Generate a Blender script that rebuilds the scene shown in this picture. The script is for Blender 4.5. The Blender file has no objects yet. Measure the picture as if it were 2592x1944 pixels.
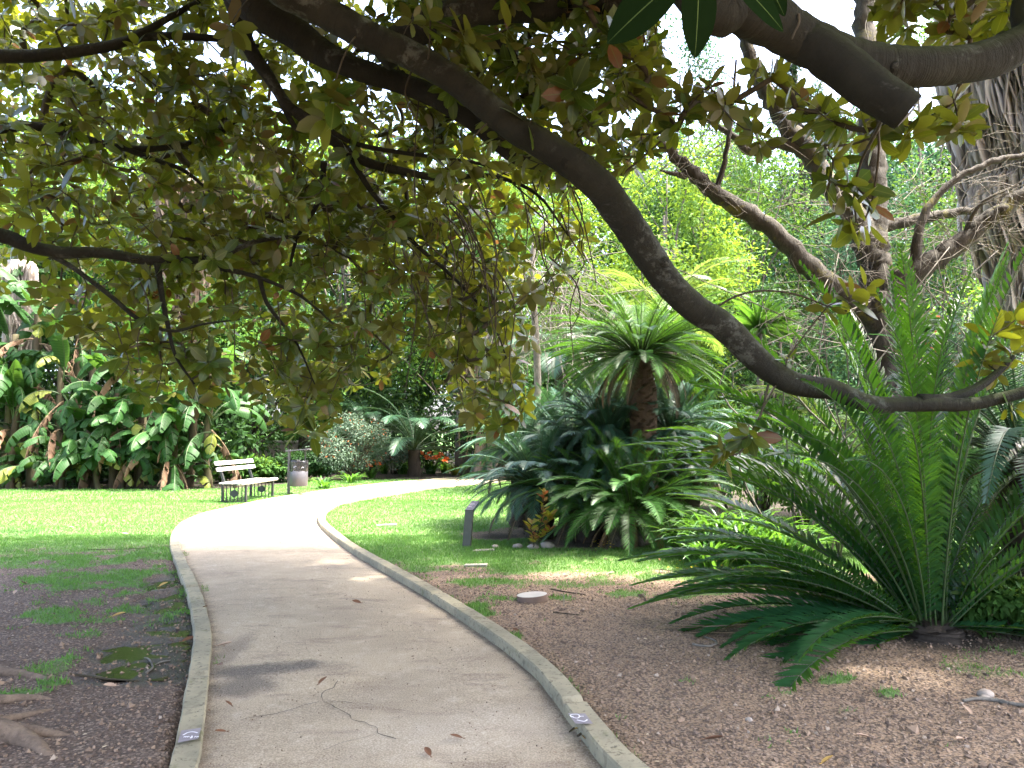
import bpy, math, random
import numpy as np
R = math.radians
rng = np.random.default_rng(7)
random.seed(7)
scene = bpy.context.scene
COL = scene.collection

# ------------------------------------------------------------------ camera maths (used to measure places off the photograph)
FPX, CX, CY, CAMH, PITCH = 1886.0, 1296.0, 972.0, 1.55, math.atan(120 / 1886.0)
K = 2592 / 2212.0
def P(px, py, D):
    a = (px * K - CX) / FPX; b = (CY - py * K) / FPX
    dy = math.cos(PITCH) - math.sin(PITCH) * b
    dz = math.sin(PITCH) + math.cos(PITCH) * b
    s = D / dy
    return np.array([a * s, D, CAMH + dz * s])
def G(px, py, z=0.0):
    a = (px * K - CX) / FPX; b = (CY - py * K) / FPX
    dy = math.cos(PITCH) - math.sin(PITCH) * b
    dz = math.sin(PITCH) + math.cos(PITCH) * b
    s = (z - CAMH) / dz
    return np.array([a * s, dy * s, z])

# ------------------------------------------------------------------ noise
_tab = np.random.default_rng(99).random((256, 256))
def vnoise(x, y, s=1.0, o=0):
    x = np.asarray(x, float) * s + 17.3 * o + 1000; y = np.asarray(y, float) * s + 9.1 * o + 1000
    xi = np.floor(x).astype(int); yi = np.floor(y).astype(int)
    fx = x - xi; fy = y - yi
    fx = fx * fx * (3 - 2 * fx); fy = fy * fy * (3 - 2 * fy)
    a = _tab[xi % 256, yi % 256]; b = _tab[(xi + 1) % 256, yi % 256]
    c = _tab[xi % 256, (yi + 1) % 256]; d = _tab[(xi + 1) % 256, (yi + 1) % 256]
    return (a * (1 - fx) + b * fx) * (1 - fy) + (c * (1 - fx) + d * fx) * fy
def fbm(x, y, s=1.0, o=0, n=4):
    t = 0; a = .5
    for k in range(n):
        t = t + a * vnoise(x, y, s * 2 ** k, o + 3 * k); a *= .5
    return t / (1 - .5 ** n)
def sstep(a, b, x):
    t = np.clip((np.asarray(x, float) - a) / (b - a), 0, 1)
    return t * t * (3 - 2 * t)

# ------------------------------------------------------------------ geometry helpers
def nrm(v):
    v = np.asarray(v, float)
    return v / (np.linalg.norm(v, axis=-1, keepdims=True) + 1e-12)
def smooth(pts, n):
    pts = np.asarray(pts, float)
    if len(pts) < 3:
        t = np.linspace(0, 1, n)[:, None]
        return pts[0] * (1 - t) + pts[-1] * t
    p = np.vstack([2 * pts[0] - pts[1], pts, 2 * pts[-1] - pts[-2]])
    m = len(pts) - 1
    out = []
    for q in np.linspace(0, m, n):
        i = min(int(q), m - 1); t = q - i
        a, b, c, d = p[i], p[i + 1], p[i + 2], p[i + 3]
        out.append(.5 * (2 * b + (c - a) * t + (2 * a - 5 * b + 4 * c - d) * t * t + (3 * b - a - 3 * c + d) * t ** 3))
    return np.array(out)

class MB:
    """collects shapes; build() links them as ONE mesh object"""
    def __init__(s):
        s.V = []; s.A = []; s.Q = []; s.T = []; s.qm = []; s.tm = []; s.n = 0; s.mi = 0
    def add(s, V, Q=None, T=None, A=None):
        V = np.asarray(V, float).reshape(-1, 3)
        s.V.append(V)
        s.A.append(np.zeros((len(V), 3)) if A is None else np.asarray(A, float))
        if Q is not None and len(Q):
            Q = np.asarray(Q, int); s.Q.append(Q + s.n); s.qm.append(np.full(len(Q), s.mi))
        if T is not None and len(T):
            T = np.asarray(T, int); s.T.append(T + s.n); s.tm.append(np.full(len(T), s.mi))
        s.n += len(V)
    def inst(s, tm, Pos, Y, N, S, W=None, r=None):
        V, Q, T, A = tm
        Pos = np.asarray(Pos, float); n = len(Pos)
        if n == 0: return
        Y = nrm(Y); X = nrm(np.cross(Y, N)); N = np.cross(X, Y)
        S = np.broadcast_to(np.asarray(S, float), (n,)); W = S if W is None else np.broadcast_to(np.asarray(W, float), (n,))
        vv = (Pos[:, None] + (V[None, :, 0:1] * X[:, None]) * W[:, None, None]
              + (V[None, :, 1:2] * Y[:, None] + V[None, :, 2:3] * N[:, None]) * S[:, None, None])
        r = rng.random(n) if r is None else np.broadcast_to(np.asarray(r, float), (n,))
        aa = np.empty((n, len(V), 3)); aa[:, :, :2] = A[None]; aa[:, :, 2] = r[:, None]
        off = (np.arange(n) * len(V))[:, None, None]
        s.add(vv.reshape(-1, 3), (Q[None] + off).reshape(-1, 4) if len(Q) else None, (T[None] + off).reshape(-1, 3) if len(T) else None, aa.reshape(-1, 3))
    def tube(s, pts, rad, n=6, cap=True, bump=0.0, r=0.5):
        pts = np.asarray(pts, float); m = len(pts)
        rad = np.broadcast_to(np.asarray(rad, float), (m,))
        tg = nrm(np.gradient(pts, axis=0))
        u = np.array([0, 0, 1.0]) if abs(tg[0][2]) < .9 else np.array([1.0, 0, 0])
        us = []
        for t in tg:
            u = u - t * np.dot(u, t); u = u / (np.linalg.norm(u) + 1e-12); us.append(u)
        us = np.array(us); vs = np.cross(tg, us)
        th = np.arange(n) / n * 2 * math.pi
        rr = np.repeat(rad[:, None], n, 1)
        if bump:
            rr = rr * (1 + bump * (rng.random((m, n)) - .5) * 2)
        V = pts[:, None] + rr[:, :, None] * (np.cos(th)[None, :, None] * us[:, None] + np.sin(th)[None, :, None] * vs[:, None])
        i = np.arange(m - 1)[:, None] * n; j = np.arange(n)[None]; k = (np.arange(n) + 1) % n
        Q = np.stack([i + j, i + k, i + n + k, i + n + j], -1).reshape(-1, 4)
        A = np.zeros((m, n, 3)); A[:, :, 1] = np.linspace(0, 1, m)[:, None]; A[:, :, 2] = r
        V = V.reshape(-1, 3); A = A.reshape(-1, 3); T = None
        if cap:
            V = np.vstack([V, pts[:1], pts[-1:]]); A = np.vstack([A, [[0, 0, r], [0, 1, r]]])
            c0, c1 = m * n, m * n + 1
            T = np.vstack([np.stack([np.full(n, c0), k, np.arange(n)], -1), np.stack([np.full(n, c1), (m - 1) * n + np.arange(n), (m - 1) * n + k], -1)])
        s.add(V, Q, T, A)
    def box(s, c, h, ax=None):
        c = np.asarray(c, float); ax = np.eye(3) if ax is None else np.asarray(ax, float)
        sg = np.array([[-1, -1, -1], [1, -1, -1], [1, 1, -1], [-1, 1, -1], [-1, -1, 1], [1, -1, 1], [1, 1, 1], [-1, 1, 1]], float) * np.asarray(h, float)
        s.add(c + sg @ ax, [[0, 3, 2, 1], [4, 5, 6, 7], [0, 1, 5, 4], [1, 2, 6, 5], [2, 3, 7, 6], [3, 0, 4, 7]])
    def lathe(s, c, prof, n=24, tilt=None):
        c = np.asarray(c, float); th = np.arange(n) / n * 2 * math.pi; m = len(prof)
        V = np.array([[r * math.cos(t), r * math.sin(t), z] for r, z in prof for t in th])
        if tilt is not None: V = V @ np.asarray(tilt).T
        i = np.arange(m - 1)[:, None] * n; j = np.arange(n)[None]; k = (np.arange(n) + 1) % n
        Q = np.stack([i + j, i + k, i + n + k, i + n + j], -1).reshape(-1, 4)
        s.add(c + V, Q)
    def build(s, name, mats, parent=None, flat=False):
        me = bpy.data.meshes.new(name)
        V = np.vstack(s.V) if s.V else np.zeros((0, 3))
        Q = np.vstack(s.Q) if s.Q else np.zeros((0, 4), int); T = np.vstack(s.T) if s.T else np.zeros((0, 3), int)
        me.vertices.add(len(V)); me.vertices.foreach_set('co', V.astype(np.float32).ravel())
        me.loops.add(len(Q) * 4 + len(T) * 3); me.polygons.add(len(Q) + len(T))
        me.loops.foreach_set('vertex_index', np.concatenate([Q.ravel(), T.ravel()]).astype(np.int32))
        st = np.concatenate([np.arange(len(Q)) * 4, len(Q) * 4 + np.arange(len(T)) * 3]).astype(np.int32)
        me.polygons.foreach_set('loop_start', st)
        mi = np.concatenate((s.qm or [np.zeros(0, int)]) + (s.tm or [np.zeros(0, int)])).astype(np.int32)
        me.update(calc_edges=True)
        if len(mi): me.polygons.foreach_set('material_index', mi)
        me.polygons.foreach_set('use_smooth', np.full(len(Q) + len(T), not flat))
        at = me.attributes.new('lv', 'FLOAT_VECTOR', 'POINT'); at.data.foreach_set('vector', np.vstack(s.A).astype(np.float32).ravel())
        for m in (mats if isinstance(mats, (list, tuple)) else [mats]): me.materials.append(m)
        me.validate(); me.update()
        o = bpy.data.objects.new(name, me); COL.objects.link(o)
        if parent is not None:
            o.parent = parent
            pl = np.array(parent.location)
            if parent.type == 'EMPTY' and parent.parent is None and not s.__dict__.get('local'):
                o.location = (-pl[0], -pl[1], -pl[2])
        return o

def tag(o, label=None, cat=None, group=None, kind=None):
    if label: o['label'] = label
    if cat: o['category'] = cat
    if group: o['group'] = group
    if kind: o['kind'] = kind
    return o
def thing(name, label, cat, loc=(0, 0, 0), group=None):
    o = bpy.data.objects.new(name, None); COL.objects.link(o)
    o.empty_display_size = .1
    o.location = tuple(float(c) for c in loc)
    return tag(o, label, cat, group)

def leaf_tmpl(rows, widths, fold=.12, curl=.15):
    """base vertex, interior rows of three, tip vertex"""
    V = [(0, 0, 0)]; A = [(0, 0)]
    for t, w in zip(rows, widths):
        z = -curl * t * t
        V += [(-w, t, z + fold * w), (0, t, z), (w, t, z + fold * w)]; A += [(-1, t), (0, t), (1, t)]
    V.append((0, 1, -curl)); A.append((0, 1))
    m = len(rows); Q = []; T = [(0, 2, 1), (0, 3, 2)]
    for i in range(m - 1):
        a = 1 + 3 * i
        Q += [(a, a + 1, a + 4, a + 3), (a + 1, a + 2, a + 5, a + 4)]
    a = 1 + 3 * (m - 1); e = 1 + 3 * m
    T += [(a, a + 1, e), (a + 1, a + 2, e)]
    return np.array(V, float), np.array(Q, int).reshape(-1, 4), np.array(T, int), np.array(A, float)
FICUS = leaf_tmpl([.14, .45, .78], [.16, .255, .19], .1, .12)
FICUS_FINE = leaf_tmpl([.04, .12, .22, .34, .46, .58, .7, .81, .9, .96], [.07, .145, .2, .235, .25, .24, .215, .165, .105, .055], .1, .1)
SMALL = (np.array([(0, 0, 0), (-.26, .45, .06), (.26, .45, .06), (0, 1, -.1)], float), np.zeros((0, 4), int), np.array([(0, 3, 1), (0, 2, 3)]), np.array([(0, 0), (-1, .5), (1, .5), (0, 1)], float))
LENS = leaf_tmpl([.45], [.24])
STRAP = leaf_tmpl([.2, .55, .85], [.5, .5, .33], .25, .22)
LEAFLET = (np.array([(-.38, 0, 0), (.38, 0, 0), (-.5, .45, .0), (.5, .45, 0), (0, 1, -.12)], float), np.array([(0, 1, 3, 2)]), np.array([(2, 3, 4)]),
           np.array([(-1, 0), (1, 0), (-1, .5), (1, .5), (0, 1)], float))

def randdir(n):
    return nrm(rng.normal(size=(n, 3)))

# ------------------------------------------------------------------ materials
class NT:
    def __init__(s, name):
        s.m = bpy.data.materials.new(name); s.m.use_nodes = True
        s.t = s.m.node_tree; s.t.nodes.clear()
        s.out = s.t.nodes.new('ShaderNodeOutputMaterial')
    def n(s, typ, **kw):
        nd = s.t.nodes.new('ShaderNode' + typ)
        for k, v in kw.items():
            if k.startswith('i_'):
                key = k[2:].replace('_', ' ')
                nd.inputs[key].default_value = v
            else: setattr(nd, k, v)
        return nd
    def l(s, a, b): s.t.links.new(a, b)
    def mix(s, f, a, b, blend='MIX'):
        nd = s.t.nodes.new('ShaderNodeMix'); nd.data_type = 'RGBA'; nd.blend_type = blend
        for sock, v in ((nd.inputs[0], f), (nd.inputs[6], a), (nd.inputs[7], b)):
            if hasattr(v, 'is_linked') or hasattr(v, 'links'): s.l(v, sock)
            else: sock.default_value = v if not isinstance(v, tuple) or len(v) != 3 else (*v, 1)
        return nd.outputs[2]
    def math(s, op, a, b=0.0, clamp=False):
        nd = s.t.nodes.new('ShaderNodeMath'); nd.operation = op; nd.use_clamp = clamp
        for sock, v in ((nd.inputs[0], a), (nd.inputs[1], b)):
            if hasattr(v, 'links'): s.l(v, sock)
            else: sock.default_value = v
        return nd.outputs[0]
    def ramp(s, f, a, b):
        nd = s.t.nodes.new('ShaderNodeMapRange'); nd.interpolation_type = 'SMOOTHSTEP'
        nd.inputs[1].default_value = a; nd.inputs[2].default_value = b
        s.l(f, nd.inputs[0]); return nd.outputs[0]
    def noise(s, scale, detail=4, rough=.6, vec=None, dist=0.0):
        nd = s.n('TexNoise'); nd.inputs['Scale'].default_value = scale; nd.inputs['Detail'].default_value = detail
        nd.inputs['Roughness'].default_value = rough; nd.inputs['Distortion'].default_value = dist
        if vec is not None: s.l(vec, nd.inputs['Vector'])
        return nd.outputs['Fac']
    def obj(s): return s.n('TexCoord').outputs['Object']
    def bump(s, h, strength=.4, dist=.02):
        nd = s.n('Bump'); nd.inputs['Strength'].default_value = strength; nd.inputs['Distance'].default_value = dist
        s.l(h, nd.inputs['Height']); return nd.outputs['Normal']
    def bsdf(s, col, rough=.6, normal=None, spec=.5, metal=0.0):
        b = s.n('BsdfPrincipled')
        for key, v in (('Base Color', col), ('Roughness', rough), ('Metallic', metal), ('Specular IOR Level', spec)):
            if hasattr(v, 'links'): s.l(v, b.inputs[key])
            else: b.inputs[key].default_value = (*v, 1) if isinstance(v, tuple) and len(v) == 3 else v
        if normal is not None: s.l(normal, b.inputs['Normal'])
        return b.outputs[0]
    def done(s, sh): s.l(sh, s.out.inputs['Surface']); return s.m

def leaf_mat(name, top, under=None, trans=(.2, .3, .03), tf=.35, rough=.4, var=.5, mid=None, midw=.07, old=None, oldp=.06, spec=.5, top2=None, veins=0):
    """top2: the other end of the leaf to leaf colour variation"""
    k = NT(name)
    at = k.n('Attribute', attribute_name='lv'); sp = k.n('SeparateXYZ'); k.l(at.outputs['Vector'], sp.inputs[0])
    r = sp.outputs[2]
    top2 = top2 or tuple(c * (1 - var) for c in top)
    c = k.mix(r, (*top, 1), (*top2, 1))
    if old:
        c = k.mix(k.math('LESS_THAN', r, oldp), c, (*old, 1))
    if veins:
        wv = k.math('SINE', k.math('MULTIPLY', sp.outputs[1], veins)); c = k.mix(k.math('MULTIPLY', k.ramp(wv, .2, 1.0), .35), c, tuple(min(1, q * 1.9 + .02) for q in top) + (1,))
    if mid:
        a = k.math('ABSOLUTE', sp.outputs[0])
        c = k.mix(k.math('LESS_THAN', a, midw), c, (*mid, 1))
    if under:
        g = k.n('NewGeometry')
        c = k.mix(g.outputs['Backfacing'], c, k.mix(r, (*under, 1), (*[q * .55 for q in under], 1)))
    b = k.bsdf(c, rough, spec=spec)
    if tf > 0:
        t = k.n('BsdfTranslucent')
        t2 = k.mix(r, (*trans, 1), (*[q * (1 - var * .7) for q in trans], 1))
        if old: t2 = k.mix(k.math('LESS_THAN', r, oldp), t2, (*old, 1))
        k.l(t2, t.inputs[0])
        ms = k.n('MixShader'); ms.inputs[0].default_value = tf
        k.l(b, ms.inputs[1]); k.l(t.outputs[0], ms.inputs[2]); b = ms.outputs[0]
    return k.done(b)

def bark_mat(name, c1, c2, c3=None, scale=6, stretch=(1, 1, .25), bump=.6, rough=.85, lichen=None, lscale=3, lthr=.58):
    k = NT(name)
    mp = k.n('Mapping'); mp.inputs['Scale'].default_value = stretch; k.l(k.obj(), mp.inputs['Vector'])
    n1 = k.noise(scale, 6, .65, mp.outputs[0], .4); n2 = k.noise(scale * 6, 5, .7, mp.outputs[0])
    c = k.mix(k.ramp(n1, .3, .7), (*c1, 1), (*c2, 1))
    c = k.mix(k.math('MULTIPLY', k.ramp(n2, .45, .7), .6), c, (*(c3 or tuple(q * .45 for q in c1)), 1))
    if lichen:
        n3 = k.noise(lscale, 6, .7, k.obj(), .6)
        c = k.mix(k.math('MULTIPLY', k.ramp(n3, lthr, lthr + .1), .8), c, (*lichen, 1))
    h = k.math('ADD', n1, k.math('MULTIPLY', n2, .5))
    return k.done(k.bsdf(c, rough, k.bump(h, bump, .03), .25))

def fig_bark_mat(name):
    k = NT(name); ob = k.obj()
    at = k.n('Attribute', attribute_name='lv'); sp = k.n('SeparateXYZ'); k.l(at.outputs['Vector'], sp.inputs[0])
    n1 = k.noise(4, 6, .65, ob, .3); n2 = k.noise(38, 5, .7, ob); n3 = k.noise(2.2, 6, .75, ob, .6); n4 = k.noise(16, 4, .7, ob)
    cb = k.n('CombineXYZ'); k.l(k.math('MULTIPLY', sp.outputs[1], 170.0), cb.inputs[0]); k.l(n1, cb.inputs[1])
    rg = k.noise(1.0, 3, .7, cb.outputs[0])
    c = k.mix(k.ramp(n1, .3, .7), (.024, .024, .016, 1), (.013, .013, .009, 1))
    c = k.mix(k.math('MULTIPLY', k.ramp(rg, .55, .7), .5), c, (.013, .012, .009, 1))
    c = k.mix(k.math('MULTIPLY', k.ramp(n2, .55, .72), .6), c, (.010, .009, .007, 1))
    g = k.n('NewGeometry'); gz = k.n('SeparateXYZ'); k.l(g.outputs['Normal'], gz.inputs[0])
    moss = k.math('MULTIPLY', k.ramp(gz.outputs[2], .0, .8), k.ramp(n3, .36, .56))
    c = k.mix(k.math('MULTIPLY', moss, .75), c, (.040, .050, .016, 1))
    li = k.math('MULTIPLY', k.ramp(n3, .55, .66), k.ramp(n4, .42, .56))
    c = k.mix(k.math('MULTIPLY', li, .75), c, (.085, .092, .075, 1))
    h = k.math('ADD', k.math('ADD', n1, k.math('MULTIPLY', n2, .6)), k.math('MULTIPLY', rg, .9))
    return k.done(k.bsdf(c, .85, k.bump(h, .8, .02), .2))

def plain_mat(name, col, rough=.5, metal=0.0, dirt=None, dscale=8, damt=.5, bump=.15, spec=.5):
    k = NT(name)
    n1 = k.noise(dscale, 6, .65, k.obj())
    c = k.mix(k.math('MULTIPLY', k.ramp(n1, .42, .68), damt), (*col, 1), (*(dirt or tuple(q * .6 for q in col)), 1))
    n2 = k.noise(dscale * 9, 4, .6, k.obj())
    return k.done(k.bsdf(c, rough, k.bump(n2, bump, .004), spec, metal))

M = {}
M['ficus'] = leaf_mat('ficus_leaf', (.035, .085, .015), (.115, .105, .026), (.29, .32, .016), .40, .30, .6, mid=(.14, .17, .04), top2=(.024, .048, .01), old=(.16, .07, .02), oldp=.03)
M['ficus_bark'] = fig_bark_mat('fig_bark')
M['cut_wood'] = plain_mat('old_saw_cut', (.10, .085, .065), .9, dscale=30, bump=.6)
M['twig'] = bark_mat('twig_bark', (.07, .058, .035), (.04, .034, .022), None, 12, (1, 1, 1), .3)
M['root'] = bark_mat('root_bark', (.21, .155, .11), (.12, .088, .064), None, 9, (1, 1, 1), .6)
M['cycas'] = leaf_mat('cycad_leaflet_green', (.055, .155, .028), None, (.13, .30, .02), .28, .42, .45, spec=.35)
M['cycas_blue'] = leaf_mat('cycad_leaflet_bluish', (.05, .125, .08), None, (.08, .2, .05), .22, .42, .4, spec=.4)
M['enceph'] = leaf_mat('glossy_cycad_leaflet', (.024, .092, .034), None, (.14, .34, .012), .38, .25, .4, spec=.6)
M['rachis'] = plain_mat('frond_stalk', (.035, .065, .018), .5)
M['rachis_dry'] = plain_mat('dry_stalk', (.16, .11, .06), .8)
M['dryfrond'] = leaf_mat('dry_frond', (.26, .15, .06), None, (.25, .14, .05), .2, .8, .5)
M['bark_brown'] = bark_mat('brown_scaly_trunk', (.12, .08, .045), (.07, .045, .028), (.03, .02, .014), 8, (1, 1, 1), .9)
M['darkdry'] = leaf_mat('old_frond', (.075, .06, .03), None, (.1, .08, .03), .12, .8, .5)
M['banana'] = leaf_mat('banana_leaf', (.026, .078, .018), None, (.12, .25, .03), .3, .5, .5, spec=.2, mid=(.2, .24, .08), midw=.05, veins=130)
M['banana_y'] = leaf_mat('yellowing_banana_leaf', (.16, .19, .035), None, (.28, .3, .05), .3, .5, .4, spec=.2, mid=(.3, .3, .1), midw=.05, veins=130)
M['banana_d'] = leaf_mat('dead_banana_leaf', (.17, .10, .055), None, (.15, .09, .05), .15, .85, .5)
M['banana_stem'] = bark_mat('banana_stem', (.085, .08, .04), (.06, .042, .026), (.03, .02, .014), 4, (1, 1, .12), .5)
M['thatch'] = leaf_mat('palm_thatch', (.66, .60, .54), None, (.5, .43, .36), .25, .85, .55, top2=(.42, .37, .33))
M['thatch_b'] = leaf_mat('brown_palm_thatch', (.28, .21, .15), None, (.2, .15, .1), .1, .85, .55, top2=(.11, .08, .055))
M['bark_rough'] = bark_mat('furrowed_bark', (.075, .068, .057), (.042, .038, .032), (.017, .015, .012), 9, (1, 1, .22), 1.0, .9, lichen=(.12, .11, .025), lscale=3, lthr=.55)
M['bark_grey'] = bark_mat('grey_bark', (.16, .14, .115), (.09, .075, .06), (.035, .03, .025), 5, (1, 1, .25), .9, .9)
M['bark_dark'] = bark_mat('dark_bark', (.05, .04, .03), (.03, .025, .02), None, 5, (1, 1, .25), .8, .9)
M['drytwig'] = bark_mat('dry_twig', (.17, .155, .13), (.10, .09, .075), None, 10, (1, 1, 1), .3)
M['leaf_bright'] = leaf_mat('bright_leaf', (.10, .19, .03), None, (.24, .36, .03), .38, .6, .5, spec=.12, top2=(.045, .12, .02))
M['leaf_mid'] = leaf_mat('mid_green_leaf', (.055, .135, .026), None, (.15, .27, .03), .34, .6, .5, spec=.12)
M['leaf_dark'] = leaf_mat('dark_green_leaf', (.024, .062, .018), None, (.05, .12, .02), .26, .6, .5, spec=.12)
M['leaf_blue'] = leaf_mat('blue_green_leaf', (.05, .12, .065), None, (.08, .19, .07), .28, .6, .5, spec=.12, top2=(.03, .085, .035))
M['leaf_silver'] = leaf_mat('silvery_leaf', (.10, .155, .10), None, (.12, .18, .08), .25, .6, .5, spec=.2, old=(.45, .12, .04), oldp=.03)
M['leaf_fresh'] = leaf_mat('fresh_leaf', (.09, .22, .03), None, (.22, .42, .03), .42, .4, .4)
M['strap'] = leaf_mat('strap_leaf', (.05, .15, .025), None, (.16, .36, .03), .35, .35, .45)
M['strap_y'] = leaf_mat('yellow_strap_leaf', (.26, .28, .03), None, (.35, .35, .03), .35, .4, .5)
M['flower_o'] = leaf_mat('orange_petal', (.75, .16, .035), None, (.8, .2, .05), .4, .5, .4, top2=(.8, .3, .1))
M['flower_y'] = leaf_mat('yellow_petal', (.8, .6, .03), None, (.8, .6, .03), .3, .5, .2)
M['shrub_red'] = leaf_mat('red_young_leaf', (.30, .08, .035), None, (.4, .12, .04), .4, .35, .3, top2=(.34, .34, .03))
M['shrub_yel'] = leaf_mat('yellow_young_leaf', (.36, .36, .03), None, (.5, .5, .04), .45, .35, .3)
M['grass'] = leaf_mat('grass_blade', (.095, .225, .04), None, (.18, .37, .05), .4, .5, .45)
M['ivy'] = leaf_mat('ivy_leaf', (.05, .14, .03), None, (.12, .26, .03), .3, .35, .5)
M['bench_white'] = plain_mat('weathered_white_paint', (.5, .48, .45), .55, dirt=(.2, .19, .165), dscale=14, damt=.7)
M['bench_iron'] = plain_mat('dark_painted_iron', (.02, .021, .022), .45)
M['bin_grey'] = plain_mat('grey_painted_steel', (.06, .06, .07), .45, dscale=3, damt=.25)
M['post_grey'] = plain_mat('dull_steel', (.06, .06, .062), .5)
M['bin_bag'] = plain_mat('dark_plastic_bag', (.012, .012, .014), .22, bump=.6, dscale=20)
M['sign_steel'] = plain_mat('brushed_sign_steel', (.085, .085, .07), .42, metal=.2, dirt=(.045, .05, .035), dscale=5)
M['sign_face'] = plain_mat('dark_sign_face', (.05, .04, .042), .4)
M['sign_text'] = plain_mat('pale_lettering', (.45, .42, .42), .5)
M['disc_top'] = plain_mat('pale_concrete_cap', (.42, .40, .36), .45, dscale=9)
M['disc_side'] = plain_mat('rusty_pipe_side', (.13, .085, .06), .85, dscale=14)
M['stone'] = plain_mat('pale_stone', (.30, .26, .22), .8, dscale=9, bump=.6)
M['wallstone'] = plain_mat('pale_low_wall', (.26, .235, .2), .9, dscale=3)
M['pebble'] = leaf_mat('pebble', (.23, .16, .105), None, (.1, .1, .1), 0, .75, .5, top2=(.08, .055, .04), old=(.30, .24, .18), oldp=.03)
M['fallen_y'] = leaf_mat('fallen_yellow_leaf', (.46, .30, .08), None, (.4, .25, .05), .15, .6, .2)
M['fallen_b'] = leaf_mat('fallen_brown_leaf', (.17, .075, .035), None, (.15, .07, .03), .1, .6, .3)
M['fallen_p'] = leaf_mat('fallen_pale_leaf', (.38, .27, .19), None, (.2, .14, .1), .1, .7, .2)
M['chalk'] = plain_mat('white_chalk_paint', (.75, .74, .76), .7, damt=.3)
M['paint_patch'] = plain_mat('greyish_paint_patch', (.23, .205, .22), .7, dscale=25, damt=.4)
M['crack'] = plain_mat('path_crack', (.085, .07, .055), .95)
# ================================================================== PATH, KERBS, GROUND
LE = [(352, 1790), (405, 1720), (430, 1659), (441, 1580), (449, 1500), (457, 1410), (455, 1365), (441, 1305), (424, 1262), (401, 1216), (389, 1184), (390, 1158), (410, 1132), (452, 1113), (520, 1097), (600, 1080), (700, 1064), (850, 1045), (1000, 1034), (1100, 1029)]
RE = [(1530, 1860), (1400, 1760), (1298, 1659), (1235, 1575), (1140, 1455), (1003, 1350), (873, 1265), (763, 1200), (705, 1155), (686, 1128), (700, 1108), (740, 1092), (850, 1072), (950, 1058), (1060, 1047), (1150, 1040)]
lp = [G(*p)[:2] for p in LE]; rp = [G(*p)[:2] for p in RE]
lp = [lp[0] + (lp[0] - lp[1]) * 4] + lp + [np.array([9, lp[-1][1] + 1.6]), np.array([22, lp[-1][1] + 1.2])]
rp = [rp[0] + (rp[0] - rp[1]) * 4] + rp + [np.array([9, rp[-1][1] + .9]), np.array([22, rp[-1][1] + .2])]
def resample(pts, n):
    q = smooth(np.c_[np.array(pts), np.zeros(len(pts))], 1500)[:, :2]
    s = np.r_[0, np.cumsum(np.linalg.norm(np.diff(q, axis=0), axis=1))]
    t = np.linspace(0, s[-1], n)
    return np.c_[np.interp(t, s, q[:, 0]), np.interp(t, s, q[:, 1])]
NL = 420
Lc = resample(lp, NL); Rc = resample(rp, NL)
def left_norm(c):
    t = nrm(np.gradient(c, axis=0)); return np.c_[-t[:, 1], t[:, 0]]
Ln = left_norm(Lc); Rn = -left_norm(Rc)      # pointing away from the path
def inside_poly(x, y, poly):
    x = np.asarray(x); y = np.asarray(y); ins = np.zeros(x.shape, bool)
    px, py = poly[:, 0], poly[:, 1]; j = len(poly) - 1
    for i in range(len(poly)):
        c = ((py[i] > y) != (py[j] > y)) & (x < (px[j] - px[i]) * (y - py[i]) / (py[j] - py[i] + 1e-12) + px[i])
        ins ^= c; j = i
    return ins
PATHPOLY = np.vstack([(Lc + Ln * .13)[::4], (Rc + Rn * .13)[::-4]])
def on_path(x, y): return inside_poly(x, y, PATHPOLY)
LEFTPOLY = np.vstack([Lc[::4], [[22, 60], [-60, 60], [-60, -10]]])
def left_side(x, y): return inside_poly(x, y, LEFTPOLY)

# path sheet
nc = 24
t = np.linspace(0, 1, nc)
V = (Lc - Ln * -.02)[:, None] * (1 - t)[None, :, None] + (Rc + Rn * .02)[:, None] * t[None, :, None]
Z = .014 + .010 * (fbm(V[:, :, 0], V[:, :, 1], 1.3, 2) - .5) + .012 * np.sin(t * math.pi)[None]
mb = MB(); V3 = np.dstack([V, Z]).reshape(-1, 3)
wdt = np.linalg.norm(Lc - Rc, axis=1)[:, None]; EA = np.dstack([t[None] * wdt, (1 - t)[None] * wdt, np.zeros_like(Z)]).reshape(-1, 3)
i = np.arange(NL - 1)[:, None] * nc; j = np.arange(nc - 1)[None]
mb.add(V3, np.stack([i + j, i + j + 1, i + nc + j + 1, i + nc + j], -1).reshape(-1, 4)[:, ::-1], None, EA)
k = NT('path_compacted_sand')
ob = k.obj()
n1 = k.noise(.9, 5, .6, ob, .3); n2 = k.noise(7, 6, .65, ob); n3 = k.noise(110, 3, .7, ob)
c = k.mix(k.ramp(n1, .35, .65), (.45, .365, .245, 1), (.33, .265, .178, 1))
c = k.mix(k.math('MULTIPLY', k.ramp(n2, .5, .72), .4), c, (.60, .51, .39, 1))
mpp = k.n('Mapping'); mpp.inputs['Scale'].default_value = (1, 2.6, 1); k.l(ob, mpp.inputs['Vector'])
n4 = k.noise(1.7, 5, .7, mpp.outputs[0], .5)
c = k.mix(k.math('MULTIPLY', k.ramp(n4, .52, .68), .8), c, (.25, .19, .13, 1))
pa = k.n('Attribute', attribute_name='lv'); ps = k.n('SeparateXYZ'); k.l(pa.outputs['Vector'], ps.inputs[0])
ne = k.noise(8, 6, .75, ob)
for so_, wd_ in ((ps.outputs[0], .14), (ps.outputs[1], .17)):
    ed_ = k.math('SUBTRACT', 1.0, k.ramp(k.math('ADD', so_, k.math('MULTIPLY', k.math('SUBTRACT', ne, .5), .5)), -.02, wd_))
    c = k.mix(k.math('MULTIPLY', ed_, .75), c, (.12, .088, .062, 1))
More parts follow.
